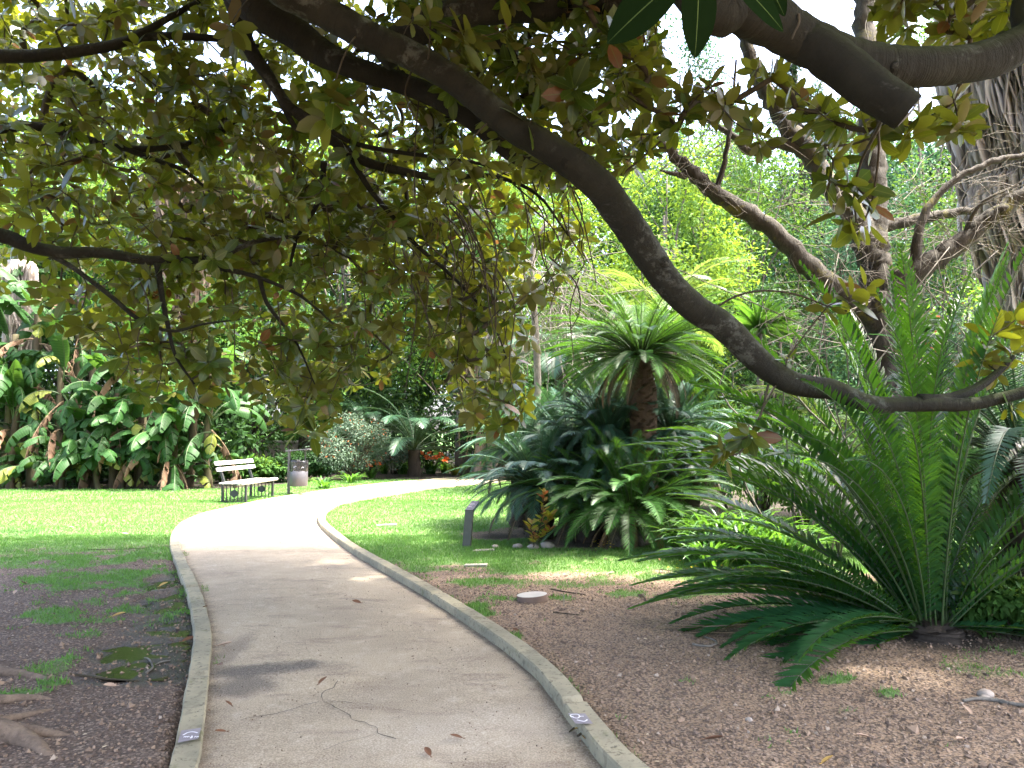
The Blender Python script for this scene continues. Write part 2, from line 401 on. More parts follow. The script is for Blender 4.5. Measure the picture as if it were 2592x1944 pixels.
def blot(px, py, rx, ry, rot, lo, hi, amt, col, c):
    g = G(px, py)
    m_ = k.n('Mapping'); m_.vector_type = 'TEXTURE'; m_.inputs['Location'].default_value = (g[0], g[1], 0); m_.inputs['Rotation'].default_value = (0, 0, rot); m_.inputs['Scale'].default_value = (rx, ry, 1)
    k.l(ob, m_.inputs['Vector'])
    ln = k.n('VectorMath'); ln.operation = 'LENGTH'; k.l(m_.outputs[0], ln.inputs[0])
    d = k.math('SUBTRACT', ln.outputs['Value'], k.math('MULTIPLY', k.math('SUBTRACT', k.noise(5, 6, .75, ob), .5), 1.7))
    f = k.math('SUBTRACT', 1.0, k.ramp(d, lo, hi))
    return k.mix(k.math('MULTIPLY', f, amt), c, (*col, 1))
c = blot(580, 1452, .42, .13, .25, .5, 1.35, .9, (.075, .062, .05), c)
c = blot(520, 1490, .24, .22, .0, .4, 1.25, .85, (.10, .08, .06), c)
c = blot(490, 1420, .12, .6, .0, .4, 1.2, .6, (.14, .11, .08), c)
c = blot(1010, 1590, .7, .35, .3, .3, 1.3, .35, (.6, .52, .41), c)
c = k.mix(k.ramp(n3, .35, .75), k.mix(.42, c, (.03, .022, .014, 1)), k.mix(.16, c, (.85, .78, .7, 1)))
h = k.math('ADD', n3, k.math('MULTIPLY', n2, .6))
M['path'] = k.done(k.bsdf(c, .82, k.bump(h, .45, .006), .3))
tag(mb.build('path', M['path']), kind='structure')

# kerbs: concrete lengths with joints, a little uneven
k = NT('kerb_concrete'); ob = k.obj()
n1 = k.noise(2.2, 5, .6, ob); n2 = k.noise(30, 5, .7, ob); n3 = k.noise(5.5, 6, .7, ob, .4)
c = k.mix(k.ramp(n1, .35, .65), (.31, .275, .185, 1), (.20, .185, .13, 1))
c = k.mix(k.math('MULTIPLY', k.ramp(n3, .55, .7), .7), c, (.12, .125, .05, 1))
n4 = k.noise(9, 6, .75, ob, .5); c = k.mix(k.math('MULTIPLY', k.ramp(n4, .52, .66), .5), c, (.10, .088, .065, 1))
c = k.mix(k.math('MULTIPLY', k.ramp(n2, .54, .7), .8), c, (.05, .045, .035, 1))
M['kerb'] = k.done(k.bsdf(c, .88, k.bump(n2, .5, .006), .25))
def kerb(Cc, Nn, w, z1, seed, z0=-.08):
    r = np.random.default_rng(seed); n = len(Cc); mb = MB()
    wob = .012 * (fbm(Cc[:, 0], Cc[:, 1], 2.2, seed) - .5)
    s = np.r_[0, np.cumsum(np.linalg.norm(np.diff(Cc, axis=0), axis=1))]
    seg = (s / 2.9).astype(int); dz = (r.random(seg.max() + 1) - .5) * .012
    joint = np.r_[np.diff(seg) > 0, False]
    prof = [(0.0, z0), (0.0, -.012), (.008, 0.0), (w - .010, 0.0), (w, -.014), (w, z0)]
    rows = []
    for off, z in prof:
        zz = np.full(n, z0) if z == z0 else z1 + z + wob + dz[seg] - np.where(joint, .022, 0)
        wig = .008 * (vnoise(Cc[:, 0], Cc[:, 1], 7, seed + int(off * 100)) - .5)
        rows.append(np.c_[Cc + Nn * (off + wig)[:, None], zz])
    V = np.stack(rows, 1); m = len(prof)
    i = np.arange(n - 1)[:, None] * m; j = np.arange(m - 1)[None]
    mb.add(V.reshape(-1, 3), np.stack([i + j, i + j + 1, i + m + j + 1, i + m + j], -1).reshape(-1, 4))
    return mb
KL = tag(kerb(resample(lp, 900), left_norm(resample(lp, 900)), .125, .050, 3).build('kerb', M['kerb'], flat=True), kind='structure')
KR = tag(kerb(resample(rp, 900), -left_norm(resample(rp, 900)), .128, .085, 5).build('kerb', M['kerb'], flat=True), kind='structure')

def ribbon(mb, pts, w, z=None):
    pts = np.asarray(pts, float); n = len(pts)
    tg = nrm(np.gradient(pts[:, :2], axis=0)); nn = np.c_[-tg[:, 1], tg[:, 0]]
    w = np.broadcast_to(np.asarray(w, float), (n,))
    a = pts.copy(); b = pts.copy(); a[:, :2] += nn * w[:, None] / 2; b[:, :2] -= nn * w[:, None] / 2
    V = np.stack([a, b], 1).reshape(-1, 3); i = np.arange(n - 1) * 2
    mb.add(V, np.stack([i, i + 1, i + 3, i + 2], -1))
# painted marks on the kerbs
zl, zr = .050, .085
def patch(pix, z): return np.array([G(x, y, z) for x, y in pix])
mb = MB(); q = patch([(392, 1578), (434, 1572), (428, 1596), (384, 1604)], zl + .012); mb.add(q, [[0, 3, 2, 1]])
pl_ = mb.build('paint_patch', M['paint_patch'], KL)
mb = MB()
ribbon(mb, smooth(patch([(395, 1588), (404, 1583), (412, 1581), (419, 1581), (427, 1583)], zl + .016), 20), .008)
ribbon(mb, smooth(patch([(412, 1595), (414, 1592), (415, 1589)], zl + .016), 8), [.003, .01, .012, .012, .01, .008, .006, .004])
for xx in (397, 401, 405, 420, 425):
    ribbon(mb, smooth(patch([(xx, 1593), (xx + 2, 1590), (xx + 4, 1592)], zl + .016), 6), .004)
mb.build('chalk_mark', M['chalk'], KL)
mb = MB(); q = patch([(1227, 1541), (1264, 1541), (1281, 1563), (1243, 1563)], zr + .012); mb.add(q, [[0, 3, 2, 1]])
mb.build('paint_patch', M['paint_patch'], KR)
mb = MB()
ribbon(mb, smooth(patch([(1235, 1549), (1232, 1545), (1238, 1543), (1248, 1543), (1252, 1547), (1248, 1551), (1240, 1550), (1236, 1547)], zr + .016), 30), .007)
ribbon(mb, smooth(patch([(1252, 1548), (1256, 1547), (1261, 1547)], zr + .016), 8), .006)
ribbon(mb, smooth(patch([(1246, 1555), (1255, 1557), (1262, 1558), (1267, 1556), (1268, 1554)], zr + .016), 20), .008)
mb.build('chalk_mark', M['chalk'], KR)

# cracks in the path
def pz(p):  # height of the path surface at a point (close)
    return .032
mb = MB()
def crack(pix, w):
    pts = smooth(np.array([G(x, y) for x, y in pix]), 60)
    pts[:, :2] += .025 * (np.c_[vnoise(pts[:, 0], pts[:, 1], 14, 4), vnoise(pts[:, 0], pts[:, 1], 14, 8)] - .5)
    pts[:, 2] = .0335
    ribbon(mb, pts, w * (.15 + .85 * vnoise(pts[:, 0], pts[:, 1], 18, 11)))
crack([(520, 1568), (560, 1560), (610, 1552), (650, 1538), (680, 1530), (700, 1526), (735, 1528), (762, 1530)], .008)
crack([(698, 1526), (697, 1512), (706, 1504), (716, 1499), (722, 1490), (730, 1482)], .009)
crack([(700, 1527), (726, 1542), (752, 1556), (762, 1566), (790, 1575), (812, 1585), (822, 1600), (850, 1612)], .009)
crack([(762, 1530), (790, 1534), (820, 1540), (870, 1548)], .004)
crack([(822, 1600), (790, 1606), (760, 1614), (700, 1634)], .005)
tag(mb.build('path_cracks', M['crack']), kind='structure')

# ---- ground masks
CYC = []   # filled below: planted spots that kill the grass
def grass_mask(x, y):
    x = np.asarray(x, float); y = np.asarray(y, float)
    ls = left_side(x, y)
    nz = fbm(x, y, .9, 1, 5) - .5; nf = 1.5 * (fbm(x, y, 4.5, 6, 5) - .5)
    gl = sstep(8.4, 11.2, y + nz * 2.6 + nf * 1.6 - .06 * (x + 4))
    gr = sstep(6.7, 9.6, y + nz * 3.4 + nf * 3.0 + .12 * (x - 1))
    # a band of soil on the left lawn and green patches nearer
    band = np.exp(-((y - 9.7) / .55) ** 2) * sstep(-6.5, -3.5, x); gl = gl * (1 - .85 * band * sstep(-.12, .1, nf + .05))
    for px, py, rx, ry, a in [(300, 1205, 1.1, .8, .95), (180, 1208, 1.3, .55, .9), (230, 1255, .85, .5, .9), (165, 1272, .5, .35, .7), (200, 1325, .8, .5, .8), (220, 1310, .5, .4, .8),
                              (160, 1250, .4, .3, .6), (255, 1295, .35, .2, .8), (30, 1225, 1.6, .5, .6), (150, 1365, .12, .14, .8), (150, 1425, .13, .16, .9), (110, 1450, .15, .22, .6), (120, 1482, .1, .06, .9), (70, 1505, .12, .06, .7), (20, 1510, .12, .07, .9), (180, 1375, .15, .12, .6)]:
        g = G(px, py); d = ((x - g[0]) / rx) ** 2 + ((y - g[1]) / ry) ** 2
        gl = np.maximum(gl, a * (1 - sstep(-.1, 1.3, d - 3.0 * nf)))
    for px, py, rx, ry, a in [(1215, 1300, .14, .09, 1), (1105, 1300, .2, .1, .7), (1030, 1265, .3, .35, .8), (1035, 1325, .15, .3, .9), (1110, 1390, .08, .16, .9), (1170, 1445, .06, .16, .8), (1230, 1510, .05, .1, .8), (1300, 1265, 1.4, .28, .6), (1420, 1290, .8, .2, .8), (1600, 1310, .5, .15, .8), (1700, 1310, .5, .12, .9),
                              (1790, 1480, .08, .05, .9), (1830, 1470, .06, .05, .8), (1850, 1545, .12, .05, 1), (1655, 1510, .05, .04, .8), (1910, 1500, .08, .05, .9), (1925, 1510, .08, .05, .9), (1690, 1500, .06, .06, .7), (1800, 1478, .1, .05, .8), (1480, 1480, .07, .05, .5), (1290, 1590, .06, .05, .7), (1330, 1560, .08, .05, .6), (1750, 1440, .1, .06, .6), (2080, 1400, .5, .3, .8), (2150, 1450, .4, .2, .5), (1650, 1610, .12, .08, .4), (2050, 1620, .08, .05, .5), (1700, 1590, .06, .05, .5), (1400, 1600, .08, .05, .5)]:
        g = G(px, py); d = ((x - g[0]) / rx) ** 2 + ((y - g[1]) / ry) ** 2
        gr = np.maximum(gr, a * (1 - sstep(-.1, 1.3, d - 2.8 * nf)))
    g = np.where(ls, gl, gr)
    # verges along both kerbs stay green in places; beds are bare
    far = ls & (y > 19.6 + .6 * nz + sstep(-7.6, -5.6, x) * 3.4 + np.where(x > -5.5, .4, 0))
    g = np.where(far, .25 * sstep(-.1, .15, nf), g)
    for cx, cy, r in CYC:
        g = g * sstep(.55, 1.15, np.hypot(x - cx, y - cy) / r + nf * .5)
    g = np.where((~ls) & (y > 13.5 + nz) & (x > 2.2), .3, g)
    return np.clip(g, 0, 1)
def bed_mask(x, y):
    nz = fbm(x, y, 1.2, 51, 4) - .5
    b = sstep(19.3, 20.1, y + nz) * (np.asarray(x) < -4.4) + sstep(22.6, 23.4, y + nz) * left_side(x, y)
    b = np.maximum(b, sstep(9.6, 10.8, y + 1.5 * nz) * (~left_side(x, y)) * sstep(1.9, 2.6, np.asarray(x, float)))
    b = np.maximum(b, sstep(3.4, 4.6, np.asarray(x, float) + nz) * sstep(5.4, 6.4, y + nz))
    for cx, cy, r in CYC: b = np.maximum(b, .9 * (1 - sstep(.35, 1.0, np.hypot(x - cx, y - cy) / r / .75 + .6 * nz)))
    return np.clip(b, 0, 1)
def wet_mask(x, y):
    w = 0
    nz = fbm(x, y, 2.6, 31, 5) - .5
    for px, py, rx, ry in [(392, 1345, .42, .7), (385, 1300, .38, .8), (395, 1245, .26, .9), (360, 1410, .55, .4), (330, 1455, .6, .3)]:
        g = G(px, py); d = ((x - g[0]) / rx) ** 2 + ((y - g[1]) / ry) ** 2
        w = np.maximum(w, 1 - sstep(.35, 1.25, d + nz * 1.6))
    return w
CYC += [(1.05, 10.4, .85), (-.2, 11.0, .6), (1.9, 11.4, .9), (.6, 11.5, .9), (3.1, 5.7, .7), (4.4, 6.6, .7)]

def axis(parts):
    return np.unique(np.concatenate([np.linspace(a, b, n) for a, b, n in parts]).round(4))
gx = axis([(-400, -40, 14), (-40, -9, 40), (-9, 9, 260), (9, 40, 40), (40, 400, 14)])
gy = axis([(-60, 0, 20), (0, 2.5, 12), (2.5, 11, 190), (11, 27, 170), (27, 60, 30), (60, 500, 14)])
X, Y = np.meshgrid(gx, gy)
gm = grass_mask(X, Y); wm = wet_mask(X, Y)
onp = on_path(X, Y)
Zg = .030 * (fbm(X, Y, .8, 12, 4) - .5) + .022 * (fbm(X, Y, 5, 15, 3) - .5) + .02 * gm - .03 * wm + .015 + .03 * wm * (vnoise(X, Y, 11, 18) - .5)
Zg = np.where(wm < .3, np.maximum(Zg, -.0085), Zg)
Zg = np.where(onp, -.035, Zg)
Zg = np.where(Y > 27, np.minimum(Zg, .0), Zg)
mb = MB(); ny, nx = X.shape
i = np.arange(ny - 1)[:, None] * nx; j = np.arange(nx - 1)[None]
mb.add(np.dstack([X, Y, Zg]).reshape(-1, 3), np.stack([i + j, i + j + 1, i + nx + j + 1, i + nx + j], -1).reshape(-1, 4), None, np.dstack([gm, wm, bed_mask(X, Y)]).reshape(-1, 3))
k = NT('soil_and_lawn'); ob = k.obj()
at = k.n('Attribute', attribute_name='lv'); sp = k.n('SeparateXYZ'); k.l(at.outputs['Vector'], sp.inputs[0])
gA, wA = sp.outputs[0], sp.outputs[1]
n1 = k.noise(1.1, 5, .6, ob); n2 = k.noise(14, 6, .7, ob); n3 = k.noise(75, 4, .75, ob); n5 = k.noise(4, 5, .6, ob, .3)
vo = k.n('TexVoronoi'); vo.inputs['Scale'].default_value = 55; k.l(ob, vo.inputs['Vector'])
soil = k.mix(k.ramp(n1, .3, .7), (.32, .225, .14, 1), (.25, .172, .11, 1))
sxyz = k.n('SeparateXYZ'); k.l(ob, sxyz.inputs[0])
left_dark = k.math('SUBTRACT', 1.0, k.ramp(k.math('ADD', sxyz.outputs[0], k.math('MULTIPLY', n1, 1.2)), -1.2, .9))
soil = k.mix(left_dark, soil, (.115, .077, .054, 1))  # soil turns darker brown towards the left
soil = k.mix(k.math('MULTIPLY', k.ramp(n2, .45, .7), .55), soil, (.07, .048, .036, 1))
soil = k.mix(k.math('MULTIPLY', k.ramp(n5, .52, .7), .4), soil, (.25, .19, .145, 1))
vo2 = k.n('TexVoronoi'); vo2.inputs['Scale'].default_value = 70; k.l(ob, vo2.inputs['Vector'])
vs = k.n('SeparateColor'); k.l(vo2.outputs['Color'], vs.inputs[0])
soil = k.mix(k.math('MULTIPLY', k.ramp(vs.outputs[0], .55, .95), .55), soil, (.34, .265, .20, 1))
soil = k.mix(k.math('MULTIPLY', k.ramp(vs.outputs[1], .6, .95), .75), soil, (.045, .032, .026, 1))
soil = k.mix(k.math('MULTIPLY', k.ramp(vo2.outputs['Distance'], .45, .75), .7), soil, (.04, .03, .024, 1))
soil = k.mix(k.math('MULTIPLY', k.ramp(n3, .58, .74), .7), soil, (.38, .31, .25, 1))
gr = k.mix(k.ramp(n2, .35, .65), (.062, .145, .03, 1), (.105, .20, .05, 1))
gr = k.mix(k.math('MULTIPLY', k.ramp(n5, .55, .75), .45), gr, (.15, .19, .05, 1))
gf = k.math('SUBTRACT', k.math('MULTIPLY', gA, 1.5), k.math('MULTIPLY', n3, .75), True)
gf = k.math('MULTIPLY', k.ramp(gf, .2, .75), .85)
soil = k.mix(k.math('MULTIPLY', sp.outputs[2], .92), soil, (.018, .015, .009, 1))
c = k.mix(gf, soil, gr)
c = k.mix(k.math('MULTIPLY', wA, .8), c, (.022, .018, .012, 1))
rough = k.math('SUBTRACT', .93, k.math('MULTIPLY', wA, .68))
h = k.math('ADD', k.math('MULTIPLY', n3, .7), k.math('ADD', k.math('MULTIPLY', n2, 1.0), k.math('MULTIPLY', vo.outputs['Distance'], .5)))
M['ground'] = k.done(k.bsdf(c, rough, k.bump(h, .85, .02), .35))
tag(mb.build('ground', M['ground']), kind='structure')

def ground_z(x, y):
    x = np.asarray(x, float); y = np.asarray(y, float)
    return .030 * (fbm(x, y, .8, 12, 4) - .5) + .022 * (fbm(x, y, 5, 15, 3) - .5) + .02 * grass_mask(x, y) - .03 * wet_mask(x, y) + .015 + .03 * wet_mask(x, y) * (vnoise(x, y, 11, 18) - .5)

# puddle by the left kerb
k = NT('puddle_water')
n1 = k.noise(30, 3, .5, k.obj())
M['water'] = k.done(k.bsdf((.020, .016, .010), .10, k.bump(n1, .3, .006), .25))
g0 = G(385, 1330)
u = np.linspace(-1.0, .62, 50); v = np.linspace(-1.6, 1.7, 60)
UX, UY = np.meshgrid(g0[0] + u, g0[1] + v)
mb = MB(); mb.add(np.dstack([UX, UY, np.full_like(UX, -.0125)]).reshape(-1, 3), np.array([[a * 50 + b, a * 50 + b + 1, a * 50 + b + 51, a * 50 + b + 50] for a in range(59) for b in range(49)
     if not on_path(UX[a:a + 2, b:b + 2], UY[a:a + 2, b:b + 2]).any() and wet_mask(UX[a, b], UY[a, b]) > .08]))
tag(mb.build('water', M['water']), kind='structure')

# grass blades (nobody could count them)
BL = (np.array([(-.5, 0, 0), (.5, 0, 0), (0, 1, -.12)], float), np.zeros((0, 4), int), np.array([(0, 1, 2)]), np.array([(-1, 0), (1, 0), (0, 1)], float))
def blades(xlo, xhi, ylo, yhi, n, L, W, thr=.0, powr=1.0, lean=.55):
    x = rng.uniform(xlo, xhi, n); y = rng.uniform(ylo, yhi, n)
    g = grass_mask(x, y); ok = (rng.random(n) < np.clip(g - thr, 0, 1) ** powr) & ~on_path(x, y)
    x, y, g = x[ok], y[ok], g[ok]; m = len(x)
    d = np.c_[rng.normal(size=(m, 2)) * lean, np.ones(m)]
    mb_grass.inst(BL, np.c_[x, y, ground_z(x, y) - .004], d, randdir(m), L * rng.uniform(.5, 1.3, m) * (.55 + .45 * g), W * rng.uniform(.7, 1.3, m))
mb_grass = MB()
blades(-8, 0, 3.5, 11, 190000, .05, .0085, .06)
blades(-.6, 6, 3.4, 11, 170000, .045, .0085, .06)
blades(-13, 5, 10.5, 16.5, 150000, .045, .011, .05)
blades(-15, 3, 16, 25, 90000, .055, .018, .05)
# verge weeds along the kerbs
for Cc, Nn, off in ((Lc, Ln, -.04), (Rc, Rn, .17), (Lc, Ln, .16)):
    m = 9000; i = rng.integers(20, NL - 60, m)
    base = Cc[i] + Nn[i] * (off + rng.normal(size=m) * .018)[:, None] + rng.normal(size=(m, 2)) * .01
    okk = vnoise(base[:, 0], base[:, 1], 1.9, 41) > np.where(off < 0, .70, .60)
    okk &= base[:, 1] > 3
    base = base[okk]; m = len(base)
    d = np.c_[rng.normal(size=(m, 2)) * .6, np.ones(m)]
    mb_grass.inst(BL, np.c_[base, np.full(m, .0)], d, randdir(m), rng.uniform(.025, .06, m), .006)
tag(mb_grass.build('grass', M['grass']), 'short green lawn grass and tufts beside the path', 'grass', kind='stuff')

# loose gravel on the bare soil
OCT = (np.array([(1, 0, 0), (0, 1, 0), (-1, 0, 0), (0, -1, 0), (0, 0, .7), (0, 0, -.7)], float), np.zeros((0, 4), int),
       np.array([(0, 1, 4), (1, 2, 4), (2, 3, 4), (3, 0, 4), (1, 0, 5), (2, 1, 5), (3, 2, 5), (0, 3, 5)]), np.zeros((6, 2)))
mb = MB()
for xlo, xhi, ylo, yhi, n, s in ((-4.5, 0, 3, 9.5, 14000, .006), (-.5, 5.5, 3, 10, 32000, .0065)):
    x = rng.uniform(xlo, xhi, n); y = ylo + (yhi - ylo) * rng.random(n) ** 1.3
    ok = (rng.random(n) > grass_mask(x, y) * 1.1) & ~on_path(x, y); x, y = x[ok], y[ok]; m = len(x)
    mb.inst(OCT, np.c_[x, y, ground_z(x, y) + .001], randdir(m), randdir(m), s * rng.gamma(2.2, .45, m) + .0015)
n = 1500; x = rng.uniform(-2, 1.6, n); y = 3.2 + 10 * rng.random(n) ** 1.5
ok = inside_poly(x, y, np.vstack([Lc[::4], Rc[::-4]])); x, y = x[ok], y[ok]
mb.inst(OCT, np.c_[x, y, np.full(len(x), .028)], randdir(len(x)), randdir(len(x)), .0025 + .003 * rng.random(len(x)))
tag(mb.build('gravel', M['pebble'], flat=True), 'small loose gravel and grit on the bare soil', 'gravel', kind='stuff')

# small dead bits of leaf on soil, lawn and along the path edges
mb = MB(); n = 2600
x = rng.uniform(-6, 6.5, n); y = 3.2 + 9.5 * rng.random(n) ** 1.4
onp2 = inside_poly(x, y, np.vstack([Lc[::4], Rc[::-4]])); di = np.min(np.hypot(x[:, None] - Rc[None, ::6, 0], y[:, None] - Rc[None, ::6, 1]), 1); dl = np.min(np.hypot(x[:, None] - Lc[None, ::6, 0], y[:, None] - Lc[None, ::6, 1]), 1)
keep = np.where(onp2, (np.minimum(di, dl) < .16) | (rng.random(n) < .10), True) & ~(on_path(x, y) & ~onp2)
x, y, onp2 = x[keep], y[keep], onp2[keep]; n = len(x)
z = np.where(onp2, .030, ground_z(x, y) + .004); d = randdir(n); d[:, 2] *= .15; nn = randdir(n) * .35; nn[:, 2] = 1
mb.inst(leaf_tmpl([.25, .7], [.22, .2], .5, -.15), np.c_[x, y, z], d, nn, rng.uniform(.010, .030, n))
M['litter'] = leaf_mat('leaf_litter', (.22, .13, .07), None, (.2, .1, .05), .1, .8, .5, top2=(.06, .035, .025), old=(.42, .34, .22), oldp=.1)
tag(mb.build('leaf_litter', M['litter']), 'small bits of dead leaf scattered over soil and path edges', 'leaf litter', kind='stuff')
# ================================================================== THE BIG FIG TREE OVER THE PATH
fig = thing('fig_tree', 'huge spreading fig tree whose dark limbs and leathery leaves arch over the path', 'tree', (-4.6, 2.4, 0))
TR = np.array([-4.6, 2.4, 0])
mb = MB()
tp = smooth([TR + (0, 0, -.2), TR + (.05, 0, .5), TR + (.1, .02, 1.6), TR + (.3, .05, 2.7), TR + (.7, .1, 4.2), TR + (.8, 0, 6.5), TR + (.6, .2, 9)], 26)
mb.tube(tp, np.interp(np.linspace(0, 1, 26), [0, .07, .2, .45, .7, 1], [1.05, .8, .62, .52, .3, .1]), 20, True, .05)
mb.build('trunk', M['ficus_bark'], fig)

NODES = []; NRAD = []
def limb(pts, rad, n=40, bump=.035, sides=14, nodes=True, name='limb', mat=None, knots=0):
    q = smooth(pts, n); q = q + (rng.random(q.shape) - .5) * rad[0] * .035
    r = np.interp(np.linspace(0, 1, n), np.linspace(0, 1, len(rad)), rad)
    r = r * (1 + .14 * (vnoise(np.linspace(0, n * .16, n), np.full(n, rad[0] * 50), 1, 3) - .5))
    mb = MB(); mb.tube(q, r, sides, True, bump * .5)
    for _ in range(knots):
        i = rng.integers(3, n - 3); d = nrm(rng.normal(size=3)); rr = r[i] * rng.uniform(.25, .45)
        mb.tube([q[i] + d * r[i] * .6, q[i] + d * r[i] * 1.02, q[i] + d * (r[i] + rr * .55)], [rr * 1.5, rr, rr * .6], 8, True, .1)
    o = mb.build(name, mat or M['ficus_bark'], fig)
    if nodes:
        for a, b in zip(q[::2], r[::2]): NODES.append(a); NRAD.append(b)
    return o
fork = TR + (.35, .05, 3.0)
# the long limb that sweeps down to the right in front of the garden
limb([fork, TR + (1.4, .9, 3.7), P(520, -100, 4.2), P(600, -35, 4.35), P(685, 16, 4.5), P(794, 77, 4.55), P(875, 113, 4.6), P(956, 157, 4.65), P(1024, 206, 4.68), P(1105, 272, 4.7), P(1194, 325, 4.73), P(1286, 393, 4.77), P(1347, 470, 4.8), P(1387, 530, 4.84), P(1444, 611, 4.88), P(1500, 665, 4.92), P(1568, 709, 4.95), P(1643, 784, 5.0),
      P(1717, 829, 5.0), P(1802, 842, 5.0), P(1882, 874, 5.0), P(1989, 872, 5.0), P(2095, 872, 4.97), P(2207, 848, 4.92), P(2420, 780, 4.8)],
     [.2, .16, .13, .115, .105, .095, .090, .090, .093, .097, .101, .105, .105, .103, .100, .096, .092, .086, .078, .070, .060, .050, .044, .040, .03], 140, .03, 16, knots=16)
limb([P(1985, 866, 5.0), P(2050, 860, 5.02), P(2110, 838, 5.05), P(2160, 800, 5.08), P(2190, 770, 5.1)], [.05, .035, .03, .022, .015], 18)
# second limb, further back, under the first
limb([TR + (.6, .1, 3.9), P(380, -120, 5.6), P(552, 20, 5.7), P(633, 68, 5.75), P(681, 105, 5.8), P(762, 145, 5.8), P(875, 182, 5.9), P(956, 218, 5.9), P(1016, 258, 5.95), P(1048, 284, 6.0), P(1105, 333, 6.05), P(1145, 349, 6.1), P(1200, 349, 6.2), P(1280, 340, 6.3)],
     [.19, .15, .135, .125, .115, .095, .086, .084, .082, .076, .068, .062, .05, .02], 70, .04, 14, knots=6)
# slim limb that arches down over the lawn
limb([P(480, -60, 6.0), P(520, 52, 6.05), P(544, 113, 6.1), P(580, 165, 6.15), P(621, 226, 6.2), P(673, 270, 6.3), P(734, 315, 6.4), P(794, 351, 6.5), P(875, 371, 6.6), P(960, 386, 6.8), P(1060, 380, 6.9), P(1160, 420, 7.0), P(1235, 520, 7.1)],
     [.08, .064, .06, .052, .044, .044, .045, .044, .036, .028, .022, .016, .008], 60, .04, 10, knots=4)
limb([P(590, 185, 6.2), P(613, 230, 6.22), P(637, 275, 6.25), P(649, 283, 6.25)], [.034, .03, .024, .01], 12)
limb([P(635, 234, 6.2), P(714, 282, 6.3), P(770, 311, 6.4), P(875, 331, 6.5), P(1024, 351, 6.6), P(1100, 380, 6.7)], [.03, .024, .022, .019, .014, .006], 30)
limb([P(760, 345, 6.5), P(800, 410, 6.6), P(850, 470, 6.7), P(900, 530, 6.8), P(980, 600, 6.9), P(1060, 690, 7.0), P(1100, 790, 7.0)], [.03, .026, .023, .02, .016, .012, .006], 36)
limb([P(700, 350, 6.5), P(690, 430, 6.7), P(640, 520, 6.8), P(620, 620, 6.8)], [.03, .024, .018, .01], 20)
# grey limb across the top
limb([P(820, 120, 5.2), P(870, 85, 5.2), P(930, 50, 5.1), P(1000, 28, 5.0), P(1100, 18, 5.0), P(1250, 6, 5.0), P(1400, -30, 4.9), P(1600, -120, 4.6)], [.12, .115, .11, .105, .1, .1, .1, .1], 40, .05, 14, knots=3)
limb([P(1060, 80, 5.5), P(1110, 130, 5.7), P(1150, 180, 5.8), P(1170, 230, 6)], [.05, .05, .045, .03], 14)
# limbs on the left
limb([TR + (.4, .2, 3.3), P(-260, 110, 5.6), P(-120, 120, 5.9), P(0, 122, 6.0), P(110, 118, 6.1), P(240, 98, 6.2), P(300, 75, 6.3), P(380, 30, 6.4), P(470, -20, 6.5)], [.13, .085, .064, .056, .05, .045, .034, .026, .022], 50, .04, 10)
limb([P(290, 80, 6.3), P(380, 78, 6.4), P(470, 84, 6.5), P(560, 100, 6.6)], [.04, .035, .03, .015], 20)
limb([TR + (.35, .2, 2.9), P(-280, 330, 5.8), P(-120, 290, 6.2), P(0, 278, 6.5), P(70, 272, 6.6), P(150, 290, 6.7), P(260, 318, 6.8), P(350, 320, 6.9), P(440, 300, 7), P(530, 252, 7.1)], [.12, .08, .055, .046, .042, .038, .033, .027, .02, .011], 50, .04, 10)
limb([P(270, 320, 6.8), P(340, 348, 6.9), P(400, 370, 7), P(470, 430, 7.1)], [.03, .026, .02, .008], 20)
limb([TR + (.3, .3, 2.5), P(-260, 470, 5.4), P(-120, 500, 5.8), P(0, 508, 6.0), P(60, 530, 6.05), P(130, 545, 6.1), P(220, 546, 6.2), P(320, 562, 6.3), P(400, 560, 6.4), P(480, 580, 6.5), P(560, 600, 6.6), P(650, 640, 6.7), P(720, 700, 6.8)],
     [.14, .09, .068, .060, .055, .050, .047, .042, .032, .025, .02, .015, .008], 60, .04, 12, knots=5)
limb([P(100, 545, 6.1), P(160, 580, 6.15), P(240, 640, 6.2), P(300, 690, 6.3), P(370, 715, 6.4), P(440, 700, 6.5), P(520, 690, 6.6)], [.024, .021, .02, .018, .015, .011, .006], 36)
limb([P(390, 560, 6.4), P(470, 555, 6.5), P(560, 520, 6.6), P(660, 515, 6.7), P(760, 560, 6.8)], [.035, .028, .022, .016, .008], 30)
limb([P(340, 568, 6.3), P(350, 640, 6.35), P(362, 700, 6.4), P(380, 770, 6.5), P(420, 830, 6.6)], [.03, .024, .02, .014, .008], 24)
limb([P(560, 600, 6.6), P(580, 660, 6.7), P(640, 740, 6.8), P(680, 830, 6.9)], [.022, .018, .012, .006], 24)
# heavy limb over the right corner, one arm sawn off
jr = P(1770, 100, 3.2)
limb([TR + (.75, 0, 5.2), np.array([-2.6, 1.9, 5.7]), np.array([-.6, 2.2, 5.0]), P(1470, -80, 3.0), P(1590, 5, 3.1), P(1680, 55, 3.2), P(1760, 100, 3.25), P(1850, 135, 3.3), P(1950, 146, 3.35), P(2060, 140, 3.4), P(2150, 122, 3.45), P(2230, 80, 3.5), P(2330, 0, 3.6), P(2500, -150, 3.8)],
     [.22, .19, .16, .12, .108, .105, .104, .1, .094, .09, .09, .09, .085, .07], 90, .03, 18, knots=5)
mb = MB(); q = smooth([P(1740, 88, 3.22), P(1810, 135, 3.2), P(1880, 190, 3.16), P(1930, 222, 3.14), P(1962, 243, 3.13)], 26)
mb.tube(q, np.interp(np.linspace(0, 1, 26), [0, .2, .7, 1], [.088, .096, .088, .082]), 18, True, .03)
o = mb.build('sawn_limb', M['ficus_bark'], fig)
